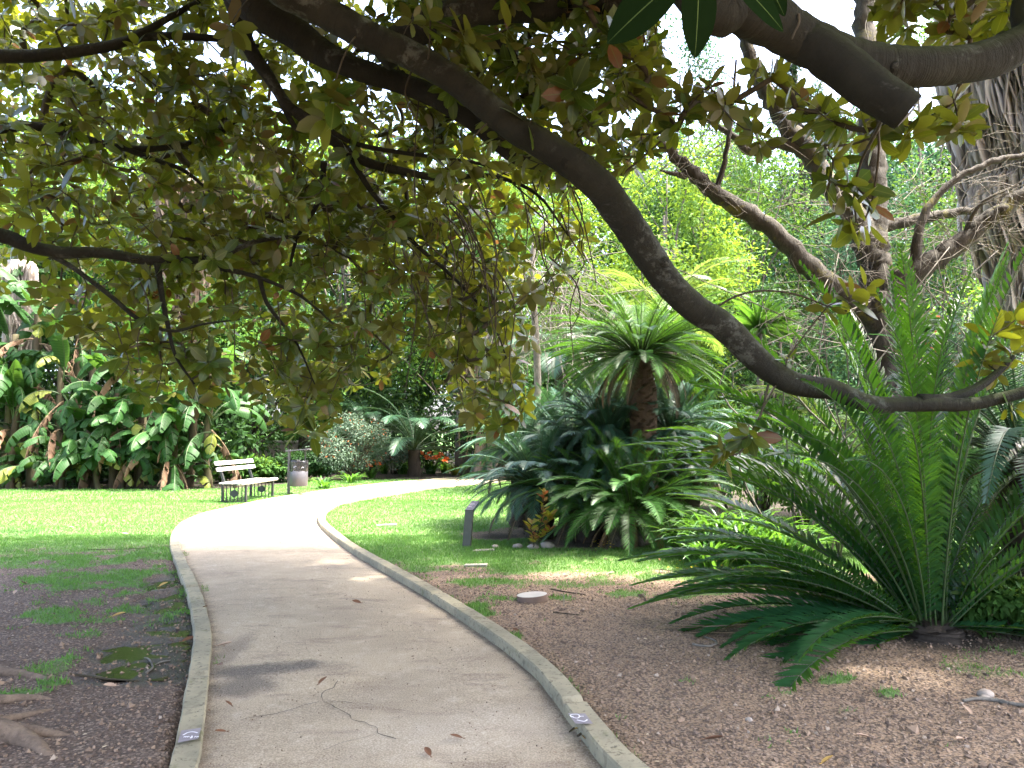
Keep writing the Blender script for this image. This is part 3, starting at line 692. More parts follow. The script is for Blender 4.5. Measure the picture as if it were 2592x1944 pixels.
e_ = nrm(q[-1] - q[-2]); u_ = nrm(np.cross(e_, [0, 0, 1])); v_ = np.cross(u_, e_); mb = MB()
th_ = np.arange(20) / 20 * 6.283; rim = [q[-1] + e_ * .004 * rng.random() + (u_ * math.cos(a) + v_ * math.sin(a)) * .079 * rng.uniform(.93, 1.0) for a in th_]
mb.add(rim + [q[-1] + e_ * .012], None, [[i_, (i_ + 1) % 20, 20] for i_ in range(20)]); mb.build('cut_face', M['cut_wood'], o)
limb([P(2230, 80, 3.5), P(2210, 40, 3.6), P(2215, -20, 3.7)], [.06, .055, .05], 8)

# surface roots at the lower left
def root(pts, rad, n=30):
    q = smooth([G(*p, z=0.0) + (0, 0, h) for *p, h in pts], n)
    mb = MB(); mb.tube(q, np.interp(np.linspace(0, 1, n), np.linspace(0, 1, len(rad)), rad), 12, True, .08)
    mb.build('surface_root', M['root'], fig)
root([(-420, 1560, .14), (-200, 1595, .08), (-60, 1604, .06), (20, 1606, .045), (70, 1620, .025), (110, 1640, .0), (170, 1640, -.03)], [.12, .08, .062, .052, .042, .028, .012])
root([(-200, 1550, .05), (-40, 1572, .035), (30, 1588, .03), (90, 1592, .02), (140, 1594, .005), (190, 1588, -.02)], [.055, .04, .034, .028, .02, .01])
root([(-300, 1512, .06), (-80, 1520, .04), (0, 1523, .03), (50, 1517, .022), (95, 1515, .012), (140, 1520, -.012)], [.05, .034, .028, .024, .019, .009])
root([(-200, 1468, .05), (-60, 1460, .035), (0, 1462, .03), (60, 1468, .022), (115, 1480, .012), (150, 1492, -.012)], [.055, .038, .034, .027, .02, .009])
root([(-60, 1600, .02), (0, 1566, .018), (50, 1552, .014), (100, 1540, .008), (135, 1532, -.01)], [.03, .024, .02, .015, .007])
# ---- rosettes of leaves: where the photograph shows foliage, each at its own distance
ROS = []   # position, scale
def region(poly, D0, D1, n, sc=(.8, 1.15), thr=.3, nsc=.006, seed=0):
    poly = np.array(poly, float); lo, hi = poly.min(0), poly.max(0); got = 0
    while got < n:
        x = rng.uniform(lo[0], hi[0], 400); y = rng.uniform(lo[1], hi[1], 400)
        ok = inside_poly(x, y, poly) & (vnoise(x, y, nsc, seed) * .65 + vnoise(x, y, nsc * 2.7, seed + 5) * .35 > rng.uniform(thr - .12, thr + .12, 400))
        for a, b in zip(x[ok], y[ok]):
            if got >= n: break
            D = rng.uniform(D0, D1); ROS.append((P(a, b, D), rng.uniform(*sc))); got += 1
LM = [(-120, -60), (1000, -60), (1200, 120), (1290, 300), (1250, 420), (1290, 560), (1190, 640), (1150, 720), (1110, 800), (1120, 890), (1010, 940), (985, 820), (900, 720), (820, 830), (740, 880), (690, 940), (620, 930), (560, 860), (430, 830), (330, 880), (250, 790), (150, 720), (40, 640), (-120, 620)]
region(LM, 6.2, 10.5, 1120, seed=1)
region([(-120, -60), (900, -60), (1000, 200), (1000, 420), (760, 560), (300, 560), (-120, 480)], 6.0, 10.5, 820, thr=.33, seed=2)
region([(300, 480), (900, 420), (1100, 620), (1120, 860), (1010, 900), (820, 700), (700, 900), (560, 860), (330, 800)], 6.5, 10, 360, thr=.3, seed=3)
region([(880, -60), (1420, -60), (1440, 120), (1400, 250), (1340, 330), (1240, 380), (1120, 330), (1000, 240), (900, 130)], 4.6, 7.2, 230, thr=.2, seed=4)
region([(1120, 100), (1440, 60), (1440, 260), (1330, 420), (1200, 400)], 5.0, 7.5, 60, thr=.2, seed=8)
region([(1470, 200), (1640, 130), (1760, 220), (1700, 330), (1500, 330)], 4.2, 5.4, 16, thr=.1, seed=5)
region([(1700, 200), (1960, 260), (2080, 200), (2080, 280), (1900, 310), (1760, 320)], 4.2, 5.6, 26, thr=.1, seed=6)
region([(1880, -40), (2240, -40), (2230, 95), (1960, 100)], 3.8, 5.5, 40, thr=.1, seed=7)
region([(1000, 700), (1130, 720), (1140, 900), (1040, 950), (1000, 860)], 7, 8, 10, seed=9, thr=.1)
SPEC = [(1800, 345, 4.2, 1), (1880, 300, 4.3, .9), (1845, 400, 4.1, 1.1), (1880, 440, 4.1, 1.0), (1815, 455, 4.0, 1.1), (1855, 490, 4.0, .9), (1790, 390, 4.2, .8), (1840, 640, 4.9, 1.05), (1790, 660, 4.9, .8), (1875, 620, 4.95, .7),
        (2150, 720, 5.05, 1.05), (2120, 770, 5.05, .9), (2185, 760, 5.1, .9), (2195, 690, 5.1, .9), (2150, 800, 5.1, .8), (2190, 880, 4.9, .6), (1570, 950, 4.95, 1.0), (1620, 940, 4.9, .9), (1560, 985, 4.9, .7), (1700, 775, 4.95, .45),
        (1420, 240, 4.9, 1.), (1385, 290, 4.8, .9), (1460, 280, 4.8, .8), (1350, 340, 4.85, .8), (1400, 330, 4.8, .8), (1480, 240, 4.6, .8), (1340, 150, 4.6, 1.1), (1240, 190, 4.7, 1.1), (1150, 250, 4.6, 1.1), (1050, 350, 4.5, 1), (1000, 330, 4.6, 1), (960, 370, 4.7, .9),
        (720, 200, 4.3, 1.1), (760, 230, 4.3, 1), (700, 250, 4.4, 1), (600, 420, 5.4, 1.1), (640, 440, 5.4, 1), (500, 60, 5, 1), (930, 40, 4.2, 1.1), (1010, 80, 4.2, 1), (1100, 60, 4.3, 1.1),
        (1100, 870, 7, 1.1), (1130, 880, 7, .9), (1080, 920, 7, 1), (680, 930, 7.4, 1.2), (650, 900, 7.5, 1), (430, 870, 6.7, 1), (330, 860, 6.6, 1.0), (260, 760, 6.4, 1.1), (180, 700, 6.3, 1), (120, 690, 6.4, .9),
        (80, 480, 5.6, 1.1), (130, 410, 5.7, 1.1), (60, 400, 5.6, 1), (170, 440, 5.8, 1), (20, 250, 5.6, 1), (90, 290, 5.9, .9)]
for x, y, D, s in SPEC: ROS.append((P(x, y, D), s * 1.2))
NVIS = len(ROS)
# the rest of the crown, overhead: this is what shades the path
SUNDIR = nrm(np.array([.58, -.06, 1.22]))
cnt = 0
while cnt < 2700:
    gx_, gy_ = rng.uniform(-7, 6.5), rng.uniform(1.0, 9.8 - .5 * math.sin(cnt)); z = rng.uniform(5.0, 11.3)
    p = np.array([gx_, gy_, 0]) + SUNDIR / SUNDIR[2] * z  # unseen leaf clusters added along sun rays to block patches of sun
    if gx_ > 1.8 and gy_ > 4.4 and rng.random() > .35: continue
    if gx_ > .2 and gy_ > 7.7 + .25 * math.sin(gx_ * 3): continue
    if p[1] > -.5 and z - 1.55 < .60 * p[1] + .09 * abs(p[0]) + .35: continue
    ROS.append((p, rng.uniform(1.5, 2.1))); cnt += 1
cnt = 0
while cnt < 1900:
    x, y = rng.uniform(-11, 9.5), rng.uniform(-6, 13.5); z = rng.uniform(4.2, 11.5)
    if x > 1.5 and y > 7.2: continue
    if x > -.5 and y > 8.3: continue
    if ((x + .7) / 9.8) ** 2 + ((y - 3.4) / 9.6) ** 2 > 1 - .45 * (z / 11.5) ** 3: continue
    if y > -.5 and z - 1.55 < .60 * y + .22 * abs(x) * .4 + .35: continue
    if vnoise(x, y, .55, 77) * .6 + vnoise(y, z, .8, 78) * .4 < rng.uniform(-.1, .16): continue
    ROS.append((np.array([x, y, z]), rng.uniform(1.5, 2.1))); cnt += 1
RP = np.array([r[0] for r in ROS]); RS = np.array([r[1] for r in ROS])

# scaffold limbs overhead for the hidden part of the crown
for k_ in range(9):
    a = k_ / 9 * 2 * math.pi + .3; L = rng.uniform(5, 8)
    e = np.array([-1.2 + math.cos(a) * L, 3.2 + math.sin(a) * L, rng.uniform(8.2, 10.2)])
    if e[1] > 4: e[2] = max(e[2], 1.55 + .68 * e[1])
    s0 = tp[17 + k_ % 5]; mid = (s0 + e) / 2 + (0, 0, 1.4)
    if mid[1] > 3: mid[2] = max(mid[2], 1.55 + .75 * mid[1])
    limb([s0, mid, e], [.2, .13, .05], 24, .04, 9)

# ---- twigs: join every rosette to the nearest wood (Prim), thickness follows what each twig carries
NP = np.array(NODES); nn0 = len(NP)
d2 = ((RP[:, None, :] - NP[None, :, :]) ** 2).sum(-1)
best = d2.min(1) ** .5; par = d2.argmin(1)
ALLP = np.vstack([NP, RP]); done = np.zeros(len(RP), bool); order = []; parent_ = par.copy()
for _ in range(len(RP)):
    bb = np.where(done, 1e9, best); i = int(bb.argmin()); done[i] = True; order.append(i)
    dd = np.linalg.norm(RP - RP[i], axis=1) * 1.0
    m = (~done) & (dd < best); best[m] = dd[m]; parent_[m] = nn0 + i
desc = np.ones(len(RP))
for i in order[::-1]:
    if parent_[i] >= nn0: desc[parent_[i] - nn0] += desc[i]
mt = MB(); inc = np.zeros((len(RP), 3))
for i in order:
    a = ALLP[parent_[i]]; b = RP[i]; L = np.linalg.norm(b - a)
    r1 = .0032 * desc[i] ** .40; r0 = r1 * 1.15
    base_dir = inc[parent_[i] - nn0] if parent_[i] >= nn0 else nrm(rng.normal(size=3))
    mid = (a + b) / 2 + base_dir * L * .16 + rng.normal(size=3) * L * .05 + np.array([0, 0, -.06 * L])
    tt = np.linspace(0, 1, 6 if L > .5 else 4)[:, None]
    q = a * (1 - tt) ** 2 + 2 * mid * tt * (1 - tt) + b * tt ** 2
    if i >= NVIS: q = q[::2] if len(q) > 4 else q
    if i < NVIS or desc[i] > 2: mt.tube(q, np.linspace(r0, r1, len(q)), 5 if i < NVIS else 3, False)
    inc[i] = nrm(b - mid)
mt.build('twigs', M['twig'], fig)
# hanging rootlets
mb = MB()
for px, py, D, ln in [(905, 210, 5.9, 330), (890, 150, 5.0, 150), (1060, 560, 6.9, 330), (1085, 600, 7, 280), (1040, 620, 7, 210), (1250, 600, 7, 180), (960, 420, 6.6, 160), (860, 480, 6.8, 260), (1090, 690, 7, 230), (1130, 420, 6, 160), (700, 420, 6.6, 230), (420, 120, 6.3, 130), (250, 700, 6.4, 120),
                      (1720, 560, 4.9, -1), (500, 620, 6.6, 190), (600, 650, 6.7, 200), (300, 600, 6.3, 180), (1725, 30, 3.1, 55), (1010, 470, 6.7, 260), (1180, 500, 7, 180), (930, 560, 6.8, 260), (1000, 650, 6.9, 240), (780, 590, 6.8, 180)]:
    if ln < 0: continue
    x2 = px + rng.normal() * 18
    q = smooth([P(px, py, D), P(px + rng.normal() * 12, py + ln * .35, D), P(px + rng.normal() * 14, py + ln * .7, D), P(x2, py + ln, D)], 14)
    mb = MB(); mb.tube(q, np.linspace(.007, .004, 14), 5, False); mb.build('hanging_root', M['twig'], fig)
for _ in range(34):
    px, py = rng.uniform(880, 1260), rng.uniform(380, 620); ln = rng.uniform(110, 300); D = rng.uniform(6.3, 7.3)
    if px > 1150: ln *= .6
    q = smooth([P(px - rng.uniform(10, 70), py - 30, D), P(px, py + ln * .2, D), P(px + rng.normal() * 15 + 8, py + ln * .65, D), P(px + rng.normal() * 20 + 10, py + ln, D)], 16)
    mb = MB(); mb.tube(q, np.linspace(.009, .004, 16), 5, False); mb.build('hanging_twig', M['twig'], fig)
# bare shoots off the big limb
mb = MB(); mb.tube(smooth([P(1535, 672, 4.95), P(1590, 640, 4.95), P(1650, 628, 4.95), P(1720, 636, 4.95), P(1790, 662, 4.9), P(1830, 672, 4.9)], 30), np.linspace(.008, .005, 30), 6); mb.build('shoot', M['twig'], fig)
mb = MB(); mb.tube(smooth([P(1660, 830, 5), P(1645, 890, 4.97), P(1630, 930, 4.95), P(1600, 975, 4.93), P(1575, 985, 4.92)], 24), np.linspace(.009, .005, 24), 6); mb.build('shoot', M['twig'], fig)
mb = MB(); mb.tube(smooth([P(1340, 380, 4.85), P(1400, 330, 4.85), P(1440, 290, 4.85), P(1450, 262, 4.85)], 20), np.linspace(.008, .005, 20), 6); mb.build('shoot', M['twig'], fig)
mb = MB(); mb.tube(smooth([P(1915, 235, 3.2), P(1890, 290, 3.6), P(1860, 350, 4.0), P(1845, 420, 4.1), P(1850, 480, 4.0)], 24), np.linspace(.010, .005, 24), 6); mb.build('shoot', M['twig'], fig)
mb = MB(); mb.tube(smooth([P(1895, 240, 3.3), P(1898, 330, 3.9), P(1885, 430, 4.1), P(1870, 470, 4.0)], 24), np.linspace(.008, .005, 24), 6); mb.build('shoot', M['twig'], fig)


def rosettes(mb, Ps, Ss, inc, tmpl, kmin, kmax, L=.165):
    pos = []; Y = []; N = []; S = []; Wd = []
    for p, s, a0 in zip(Ps, Ss, inc):
        a = nrm(a0 * .55 + np.array([0, 0, .45]) + rng.normal(size=3) * .45)
        u = nrm(np.cross(a, rng.normal(size=3))); v = np.cross(a, u); n = rng.integers(kmin, kmax + 1); ph = rng.random() * 6.28
        for k_ in range(n):
            f = k_ / n; az = ph + k_ * 2.4; el = R(25 + 75 * (1 - f) + rng.normal() * 12)
            r = math.cos(az) * u + math.sin(az) * v
            d = math.cos(el) * a + math.sin(el) * r; nn = math.sin(el) * a - math.cos(el) * r
            d = d + np.array([0, 0, -.28]); l = L * s * rng.uniform(.72, 1.18)
            pos.append(p - a * .05 * s * (1 - f) + d * .02); Y.append(d); N.append(nn + rng.normal(size=3) * .25); S.append(l); Wd.append(l * rng.uniform(.85, 1.12))
    mb.inst(tmpl, np.array(pos), np.array(Y), np.array(N), np.array(S), np.array(Wd))
mb = MB(); rosettes(mb, RP[:NVIS], RS[:NVIS] * .87, inc[:NVIS], FICUS, 7, 11)
mb.build('foliage', M['ficus'], fig)
mb = MB(); rosettes(mb, RP[NVIS:], RS[NVIS:], inc[NVIS:], LENS, 9, 12, .19)
mb.build('upper_crown', M['ficus'], fig)
# the few leaves that hang right by the camera, at the top
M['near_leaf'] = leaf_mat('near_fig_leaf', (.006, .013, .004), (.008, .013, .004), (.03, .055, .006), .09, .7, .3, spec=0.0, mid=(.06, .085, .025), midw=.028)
def near_leaf(b, t, up, w=1.0):
    mb = MB(); L = np.linalg.norm(t - b); mb.inst(FICUS_FINE, [b], [t - b], [up], [L], [L * w], .5)
    mb.tube(smooth([b + nrm(b - t) * .05 + np.array([0, 0, .02]), b + nrm(t - b) * .02], 4), [.004, .0035, .003, .003], 6)
    return mb.build('leaf', M['near_leaf'], fig)
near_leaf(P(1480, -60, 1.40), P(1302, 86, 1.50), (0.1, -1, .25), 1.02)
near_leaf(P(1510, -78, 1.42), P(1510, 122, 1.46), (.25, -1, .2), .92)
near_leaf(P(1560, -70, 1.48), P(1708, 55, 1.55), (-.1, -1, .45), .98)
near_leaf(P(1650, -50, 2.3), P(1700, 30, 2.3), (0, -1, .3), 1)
mb = MB(); mb.tube(smooth([P(1515, -85, 1.42), P(1530, -160, 1.5), P(1560, -260, 1.9), np.array([.35, 2.3, 4.9])], 16), np.linspace(.006, .012, 16), 6); mb.build('leafy_shoot', M['twig'], fig)
# ================================================================== BENCH, BIN, SIGN, DRAIN CAP, LITTER
g0 = G(563 / K, 1275 / K)                                  # near back foot
Ld = nrm(np.array([.135, .99, 0])); Fd = np.array([Ld[1], -Ld[0], 0]); Ud = np.array([0, 0, 1.0])
bench = thing('park_bench', 'white slatted park bench with dark iron end frames on the sunny lawn', 'bench', g0)
AX = np.array([Ld, Fd, Ud])
def bp(l, f, u): return g0 + Ld * l + Fd * f + Ud * u
def bar(mb, a, b, w, d):
    a = np.asarray(a, float); b = np.asarray(b, float); t = nrm(b - a); s = nrm(np.cross(t, Ld)) if abs(np.dot(t, Ld)) < .9 else Fd
    mb.box((a + b) / 2, (np.linalg.norm(b - a) / 2, w / 2, d / 2), np.array([t, s, np.cross(t, s)]))
for l in (0.0, 1.26):
    mb = MB()
    bar(mb, bp(l, 0, 0), bp(l, 0, .40), .045, .05); bar(mb, bp(l, .53, 0), bp(l, .53, .40), .045, .05)
    bar(mb, bp(l, .023, .04), bp(l, .507, .04), .035, .04); bar(mb, bp(l, -.02, .415), bp(l, .55, .415), .035, .05)
    fr = mb.build('end_frame', M['bench_iron'], bench, flat=True)
    mb = MB()
    for q in range(5):
        f = .265 + (q - 2) * .088
        if q == 2: bar(mb, bp(l, f, .058), bp(l, f, .14), .018, .018); bar(mb, bp(l, f, .30), bp(l, f, .397), .018, .018)
        else: bar(mb, bp(l, f, .058), bp(l, f, .397), .018, .018)
    mb.build('bars', M['bench_iron'], fr, flat=True)
    mb = MB(); hx = [bp(l, .265 + .085 * math.cos(R(90 + 60 * i)), .22 + .085 * math.sin(R(90 + 60 * i))) for i in range(6)]
    mb.add(np.vstack([[h - Ld * .012 for h in hx], [h + Ld * .012 for h in hx]]), [[0, 1, 2, 3], [0, 3, 4, 5], [6, 9, 8, 7], [6, 11, 10, 9]] + [[i, i + 6, (i + 1) % 6 + 6, (i + 1) % 6] for i in range(6)])
    mb.build('hexagon_plate', M['bench_iron'], fr, flat=True)
    mb = MB(); bar(mb, bp(l, .04, .43), bp(l, -.13, .90), .045, .05); mb.build('back_post', M['bench_iron'], bench, flat=True)
for f, u, h in [(.02, .447, .028), (.125, .447, .028), (.23, .447, .028), (.335, .447, .028)]:
    mb = MB(); mb.box(bp(.63, f + .04, u), (.83, .04, h / 2), AX); mb.build('seat_slat', M['bench_white'], bench, flat=True)
mb = MB(); mb.box(bp(.64, .475, .440), (.84, .052, .033), AX)
q = [bp(-.2, .527, .44), bp(1.48, .527, .44)]; mb.tube(q, [.033, .033], 10); mb.build('front_slat', M['bench_white'], bench)
tl = nrm(Fd * -.17 + Ud * .47)
for s_, w in ((.62, .040), (.90, .042)):
    c = bp(.62, .04, .43) + (bp(0, -.13, .90) - bp(0, .04, .43)) * s_ + np.cross(Ld, tl) * 0
    mb = MB(); mb.box(c + nrm(np.cross(tl, Ld)) * -.04, (.84, w, .014), np.array([Ld, tl, np.cross(Ld, tl)])); mb.build('back_slat', M['bench_white'], bench, flat=True)

# litter bin
b0 = G(729 / K, 1255 / K); D = b0[1]
bx = (748 - 1296) / 1886 * D
binn = thing('litter_bin', 'grey round litter bin with black bag and flat lid on a post', 'bin', b0)
px = b0[0] + .012
mb = MB(); mb.box((px, D, .55), (.03, .025, .56)); mb.build('post', M['post_grey'], binn, flat=True)
mb = MB(); cx_, cy_ = px + .245, D - .02
mb.lathe((cx_, cy_, 0), [(0, .235), (.2, .235), (.212, .245), (.212, .83), (.206, .83), (.2, .27), (0, .27)], 36); mb.build('barrel', M['bin_grey'], binn)
mb = MB(); n = 40; th = np.arange(n) / n * 6.283
rows = []
for z, r in [(.60, .2145), (.64, .219), (.70, .217), (.76, .221), (.815, .218), (.845, .222), (.850, .212), (.80, .200), (.66, .192)]:
    rr = r + .004 * np.sin(th * 7 + z * 60) + .003 * rng.normal(size=n); zz = z + .012 * np.sin(th * 3 + z * 9) + (.006 * rng.normal(size=n))
    rows.append(np.c_[cx_ + rr * np.cos(th), cy_ + rr * np.sin(th), zz])
V = np.vstack(rows); i = np.arange(len(rows) - 1)[:, None] * n; j = np.arange(n)[None]; kk = (j + 1) % n
mb.add(V, np.stack([i + j, i + kk, i + n + kk, i + n + j], -1).reshape(-1, 4)); mb.build('bag', M['bin_bag'], binn)
mb = MB(); mb.box((cx_ + .12, cy_ + .1, .96), (.014, .014, .14)); mb.build('lid_support', M['post_grey'], binn, flat=True)
mb = MB(); a_ = R(-4.5); mb.box((cx_ - .005, cy_, 1.105), (.262, .24, .012), np.array([[math.cos(a_), 0, -math.sin(a_)], [0, 1, 0], [math.sin(a_), 0, math.cos(a_)]])); mb.build('lid', M['bin_grey'], binn, flat=True)

# sign post
s0 = G(1180 / K, 1391 / K); D = s0[1]
sign = thing('sign_post', 'small steel plant sign with sloping dark plate on the lawn beside cycads', 'sign', s0)
sx = lambda p: (p - 1296) / 1886 * D
AXS = np.array([[.94, -.34, 0], [.34, .94, 0], [0, 0, 1]])
mb = MB(); h = .515; w = .056
vb = [s0 + (AXS[0] * a + AXS[1] * b) for a, b in ((-w, -.022), (w, -.022), (w, .022), (-w, .022))]
top = [v + np.array([.045, .0, h + (.03 if i > 1 else 0)]) for i, v in enumerate(vb)]
vb = [v - np.array([0, 0, .06]) for v in vb]
mb.add(np.array(vb + top), [[0, 1, 5, 4], [1, 2, 6, 5], [2, 3, 7, 6], [3, 0, 4, 7], [4, 5, 6, 7]]); mb.build('post', M['sign_steel'], sign, flat=True)
pa, pb = top[0], top[1]; upv = AXS[1] * .155 + np.array([.03, 0, .105]); nv = nrm(np.cross(pb - pa, upv))
mb = MB(); F = [pa, pb, pb + upv, pa + upv]; F = [f - nrm(upv) * .006 for f in F]
mb.add(np.array([f + nv * .008 for f in F] + [f - nv * .002 for f in F]), [[0, 1, 2, 3], [7, 6, 5, 4], [0, 4, 5, 1], [1, 5, 6, 2], [2, 6, 7, 3], [3, 7, 4, 0]])
pl_ = mb.build('sign_plate', M['sign_face'], sign, flat=True)
mb = MB(); ex = pb - pa
for v, a, b in [(.86, .42, .54), (.66, .18, .62), (.57, .16, .72), (.48, .2, .6), (.34, .12, .5), (.26, .14, .66)]:
    u = a
    while u < b:
        du = rng.uniform(.03, .09); c = pa + ex * u + upv * v + nv * .0105
        mb.add([c, c + ex * du, c + ex * du + upv * .035, c + upv * .035], [[0, 1, 2, 3]]); u += du + .025
mb.build('lettering', M['sign_text'], pl_, flat=True)

# round drain cap standing out of the soil
c0 = G(1347 / K, 1533 / K); D = c0[1] + .14
c0 = np.array([(1347 - 1296) / 1886 * D, D, 0])
cap = thing('drain_cap', 'round pale capped pipe end standing out of the brown soil', 'drain cap', c0)
ty = R(-4); tl_ = np.array([[math.cos(ty), 0, math.sin(ty)], [0, 1, 0], [-math.sin(ty), 0, math.cos(ty)]]); tx = R(-1.5)
tl_ = tl_ @ np.array([[1, 0, 0], [0, math.cos(tx), -math.sin(tx)], [0, math.sin(tx), math.cos(tx)]])
mb = MB(); mb.lathe(c0, [(.138, -.06), (.14, .0), (.142, .066), (.136, .068), (.13, .06)], 40, tl_); mb.build('pipe_ring', M['disc_side'], cap)
mb = MB(); mb.lathe(c0, [(0, .0715), (.08, .071), (.125, .071), (.137, .0685)], 40, tl_); mb.build('cap', M['disc_top'], cap)

# flat slabs in the lawn, stones, twigs, fallen leaves
def stone(mb, c, r, fl=.6):
    n = 10; th = np.arange(n) / n * 6.283; V = []
    for a in (-.6, -.2, .2, .55, .85):
        rr = math.cos(a * 1.5) ** .5 if abs(a) < 1 else .3
        V += [[math.cos(t) * rr * rng.uniform(.85, 1.15), math.sin(t) * rr * rng.uniform(.8, 1.1), a * fl * rng.uniform(.85, 1.1)] for t in th]
    V.append([0, 0, .95 * fl])
    V = np.array(V) * r; i = np.arange(4)[:, None] * n; j = np.arange(n)[None]; kk = (j + 1) % n
    mb.add(np.asarray(c) + V, np.stack([i + j, i + kk, i + n + kk, i + n + j], -1).reshape(-1, 4), [[40 + a, 40 + (a + 1) % n, 50] for a in range(n)])
for px, py, r, lab in [(1311, 1393, .07, 'pale stone left of the young red leaved shrub'), (1350, 1396, .075, 'pale stone right at the foot of the young red leaved shrub'), (1385, 1394, .095, 'largest pale stone right of the young red leaved shrub'),
                       (1070 * K, 1190 * K, .05, 'small pale stone in grass between sign and path kerb'), (2130 * K, 1508 * K, .045, 'whitish stone on bare soil below the big right cycad'), (2128 * K, 1516 * K, .03, 'small dark stone beside the whitish one on the right soil'), (1618 * K, 1562 * K, .02, 'lone white pebble on soil right of the marked kerb')]:
    c = G(px / K, py / K); mb = MB(); stone(mb, (c[0], c[1], float(ground_z(c[0], c[1])) + r * .25), r); tag(mb.build('stone', M['stone']), lab, 'stone', 'stones lying on the ground')
for px, py, rx, ry, lab in [(835, 1139, .2, .09, 'thin pale slab flush in lawn nearest the far path'), (1045, 1196, .17, .08, 'thin pale slab in lawn left of the sign foot'), (1028, 1227, .16, .07, 'thin pale slab in lawn close to the right kerb')]:
    c = G(px, py); mb = MB(); z = float(ground_z(c[0], c[1])); a = R(rng.uniform(-10, 10)); mb.box((c[0], c[1], z + .006), (rx * .8, ry * .8, .014), np.array([[math.cos(a), math.sin(a), .03], [-math.sin(a), math.cos(a), 0], [-.03, 0, 1]]))
    tag(mb.build('stone_slab', M['wallstone'], flat=True), lab, 'slab', 'flat slabs in the lawn')
def twig(pix, r, lab, name='fallen_twig', mat='drytwig', dz=.0):
    pts = []
    for x, y in pix:
        c = G(x, y); z = .034 if bool(on_path(c[0], c[1])) else float(ground_z(c[0], c[1])); pts.append((c[0], c[1], z + r * .8 + dz))
    mb = MB(); q = smooth(pts, 24); mb.tube(q, np.linspace(r, r * .6, 24) * (1 + .2 * (rng.random(24) - .5)), 7, True, .12)
    tag(mb.build(name, M[mat]), lab, 'twig', 'twigs lying on the ground')
twig([(1496, 1398), (1530, 1402), (1548, 1396), (1540, 1388), (1520, 1382)], .010, 'bent pale twig on bare soil left of the right cycad')
twig([(2180, 1530), (2150, 1522), (2110, 1520), (2080, 1523)], .014, 'thick pale root-like stick on the soil at right edge')
twig([(2240, 1540), (2215, 1536), (2180, 1530)], .016, 'short thick stick end at the right frame edge')
twig([(316, 1452), (326, 1445), (330, 1436), (322, 1425), (312, 1420)], .008, 'crooked grey twig lying in the wet mud by the puddle')
twig([(335, 1432), (350, 1428), (368, 1426)], .006, 'thin grey twig beside the crooked one in wet mud')
twig([(1195, 1328), (1225, 1334), (1252, 1337)], .006, 'thin dark twig on soil in front of the drain cap', mat='twig')
twig([(1213, 1290), (1218, 1300), (1218, 1316)], .006, 'short pale twig standing near the drain cap', mat='drytwig', dz=.01)
twig([(1190, 1278), (1230, 1284), (1265, 1289)], .007, 'dark twig on patchy grass behind the drain cap', mat='twig')
twig([(1248, 1607), (1258, 1600), (1272, 1596), (1284, 1597)], .006, 'dark curved twig on the path against the right kerb', mat='twig')
twig([(190, 1193), (290, 1190), (370, 1186)], .005, 'long dark stick on the bare band of the left lawn', mat='twig')
twig([(130, 1258), (170, 1250), (195, 1247)], .006, 'pale thin twig among grass patches on the left soil')
twig([(150, 1460), (230, 1463), (300, 1468)], .007, 'dark twig on dark soil right of the surface roots', mat='twig')
twig([(1240, 1590), (1230, 1598)], .006, 'tiny dark twig on the path beside the marked right kerb', mat='twig')
twig([(1180, 1450), (1196, 1452), (1206, 1452)], .006, 'short dark twig at the foot of the right kerb', mat='twig')
def fallen(px, py, L, m, lab, az=None, roll=0.5):
    c = G(px, py); onp_ = bool(on_path(c[0], c[1])); z = .034 if onp_ else float(ground_z(c[0], c[1])) + .006
    a = rng.uniform(0, 6.28) if az is None else az
    tm = leaf_tmpl([.1, .3, .5, .7, .88], [.11, .2, .23, .2, .11], roll, -.12)
    L *= .68; mb = MB(); mb.inst(tm, [(c[0], c[1], z + .004)], [(math.cos(a), math.sin(a), .1)], [(rng.normal() * .3, rng.normal() * .3, 1)], [L], [L * .9], rng.random())
    e = np.array([c[0], c[1], z + .005]); d = np.array([-math.cos(a), -math.sin(a), .05]); mb.tube([e, e + d * L * .18], [.0025, .002], 5)
    tag(mb.build('fallen_leaf', M[m]), lab, 'leaf', 'fallen leaves on the ground')
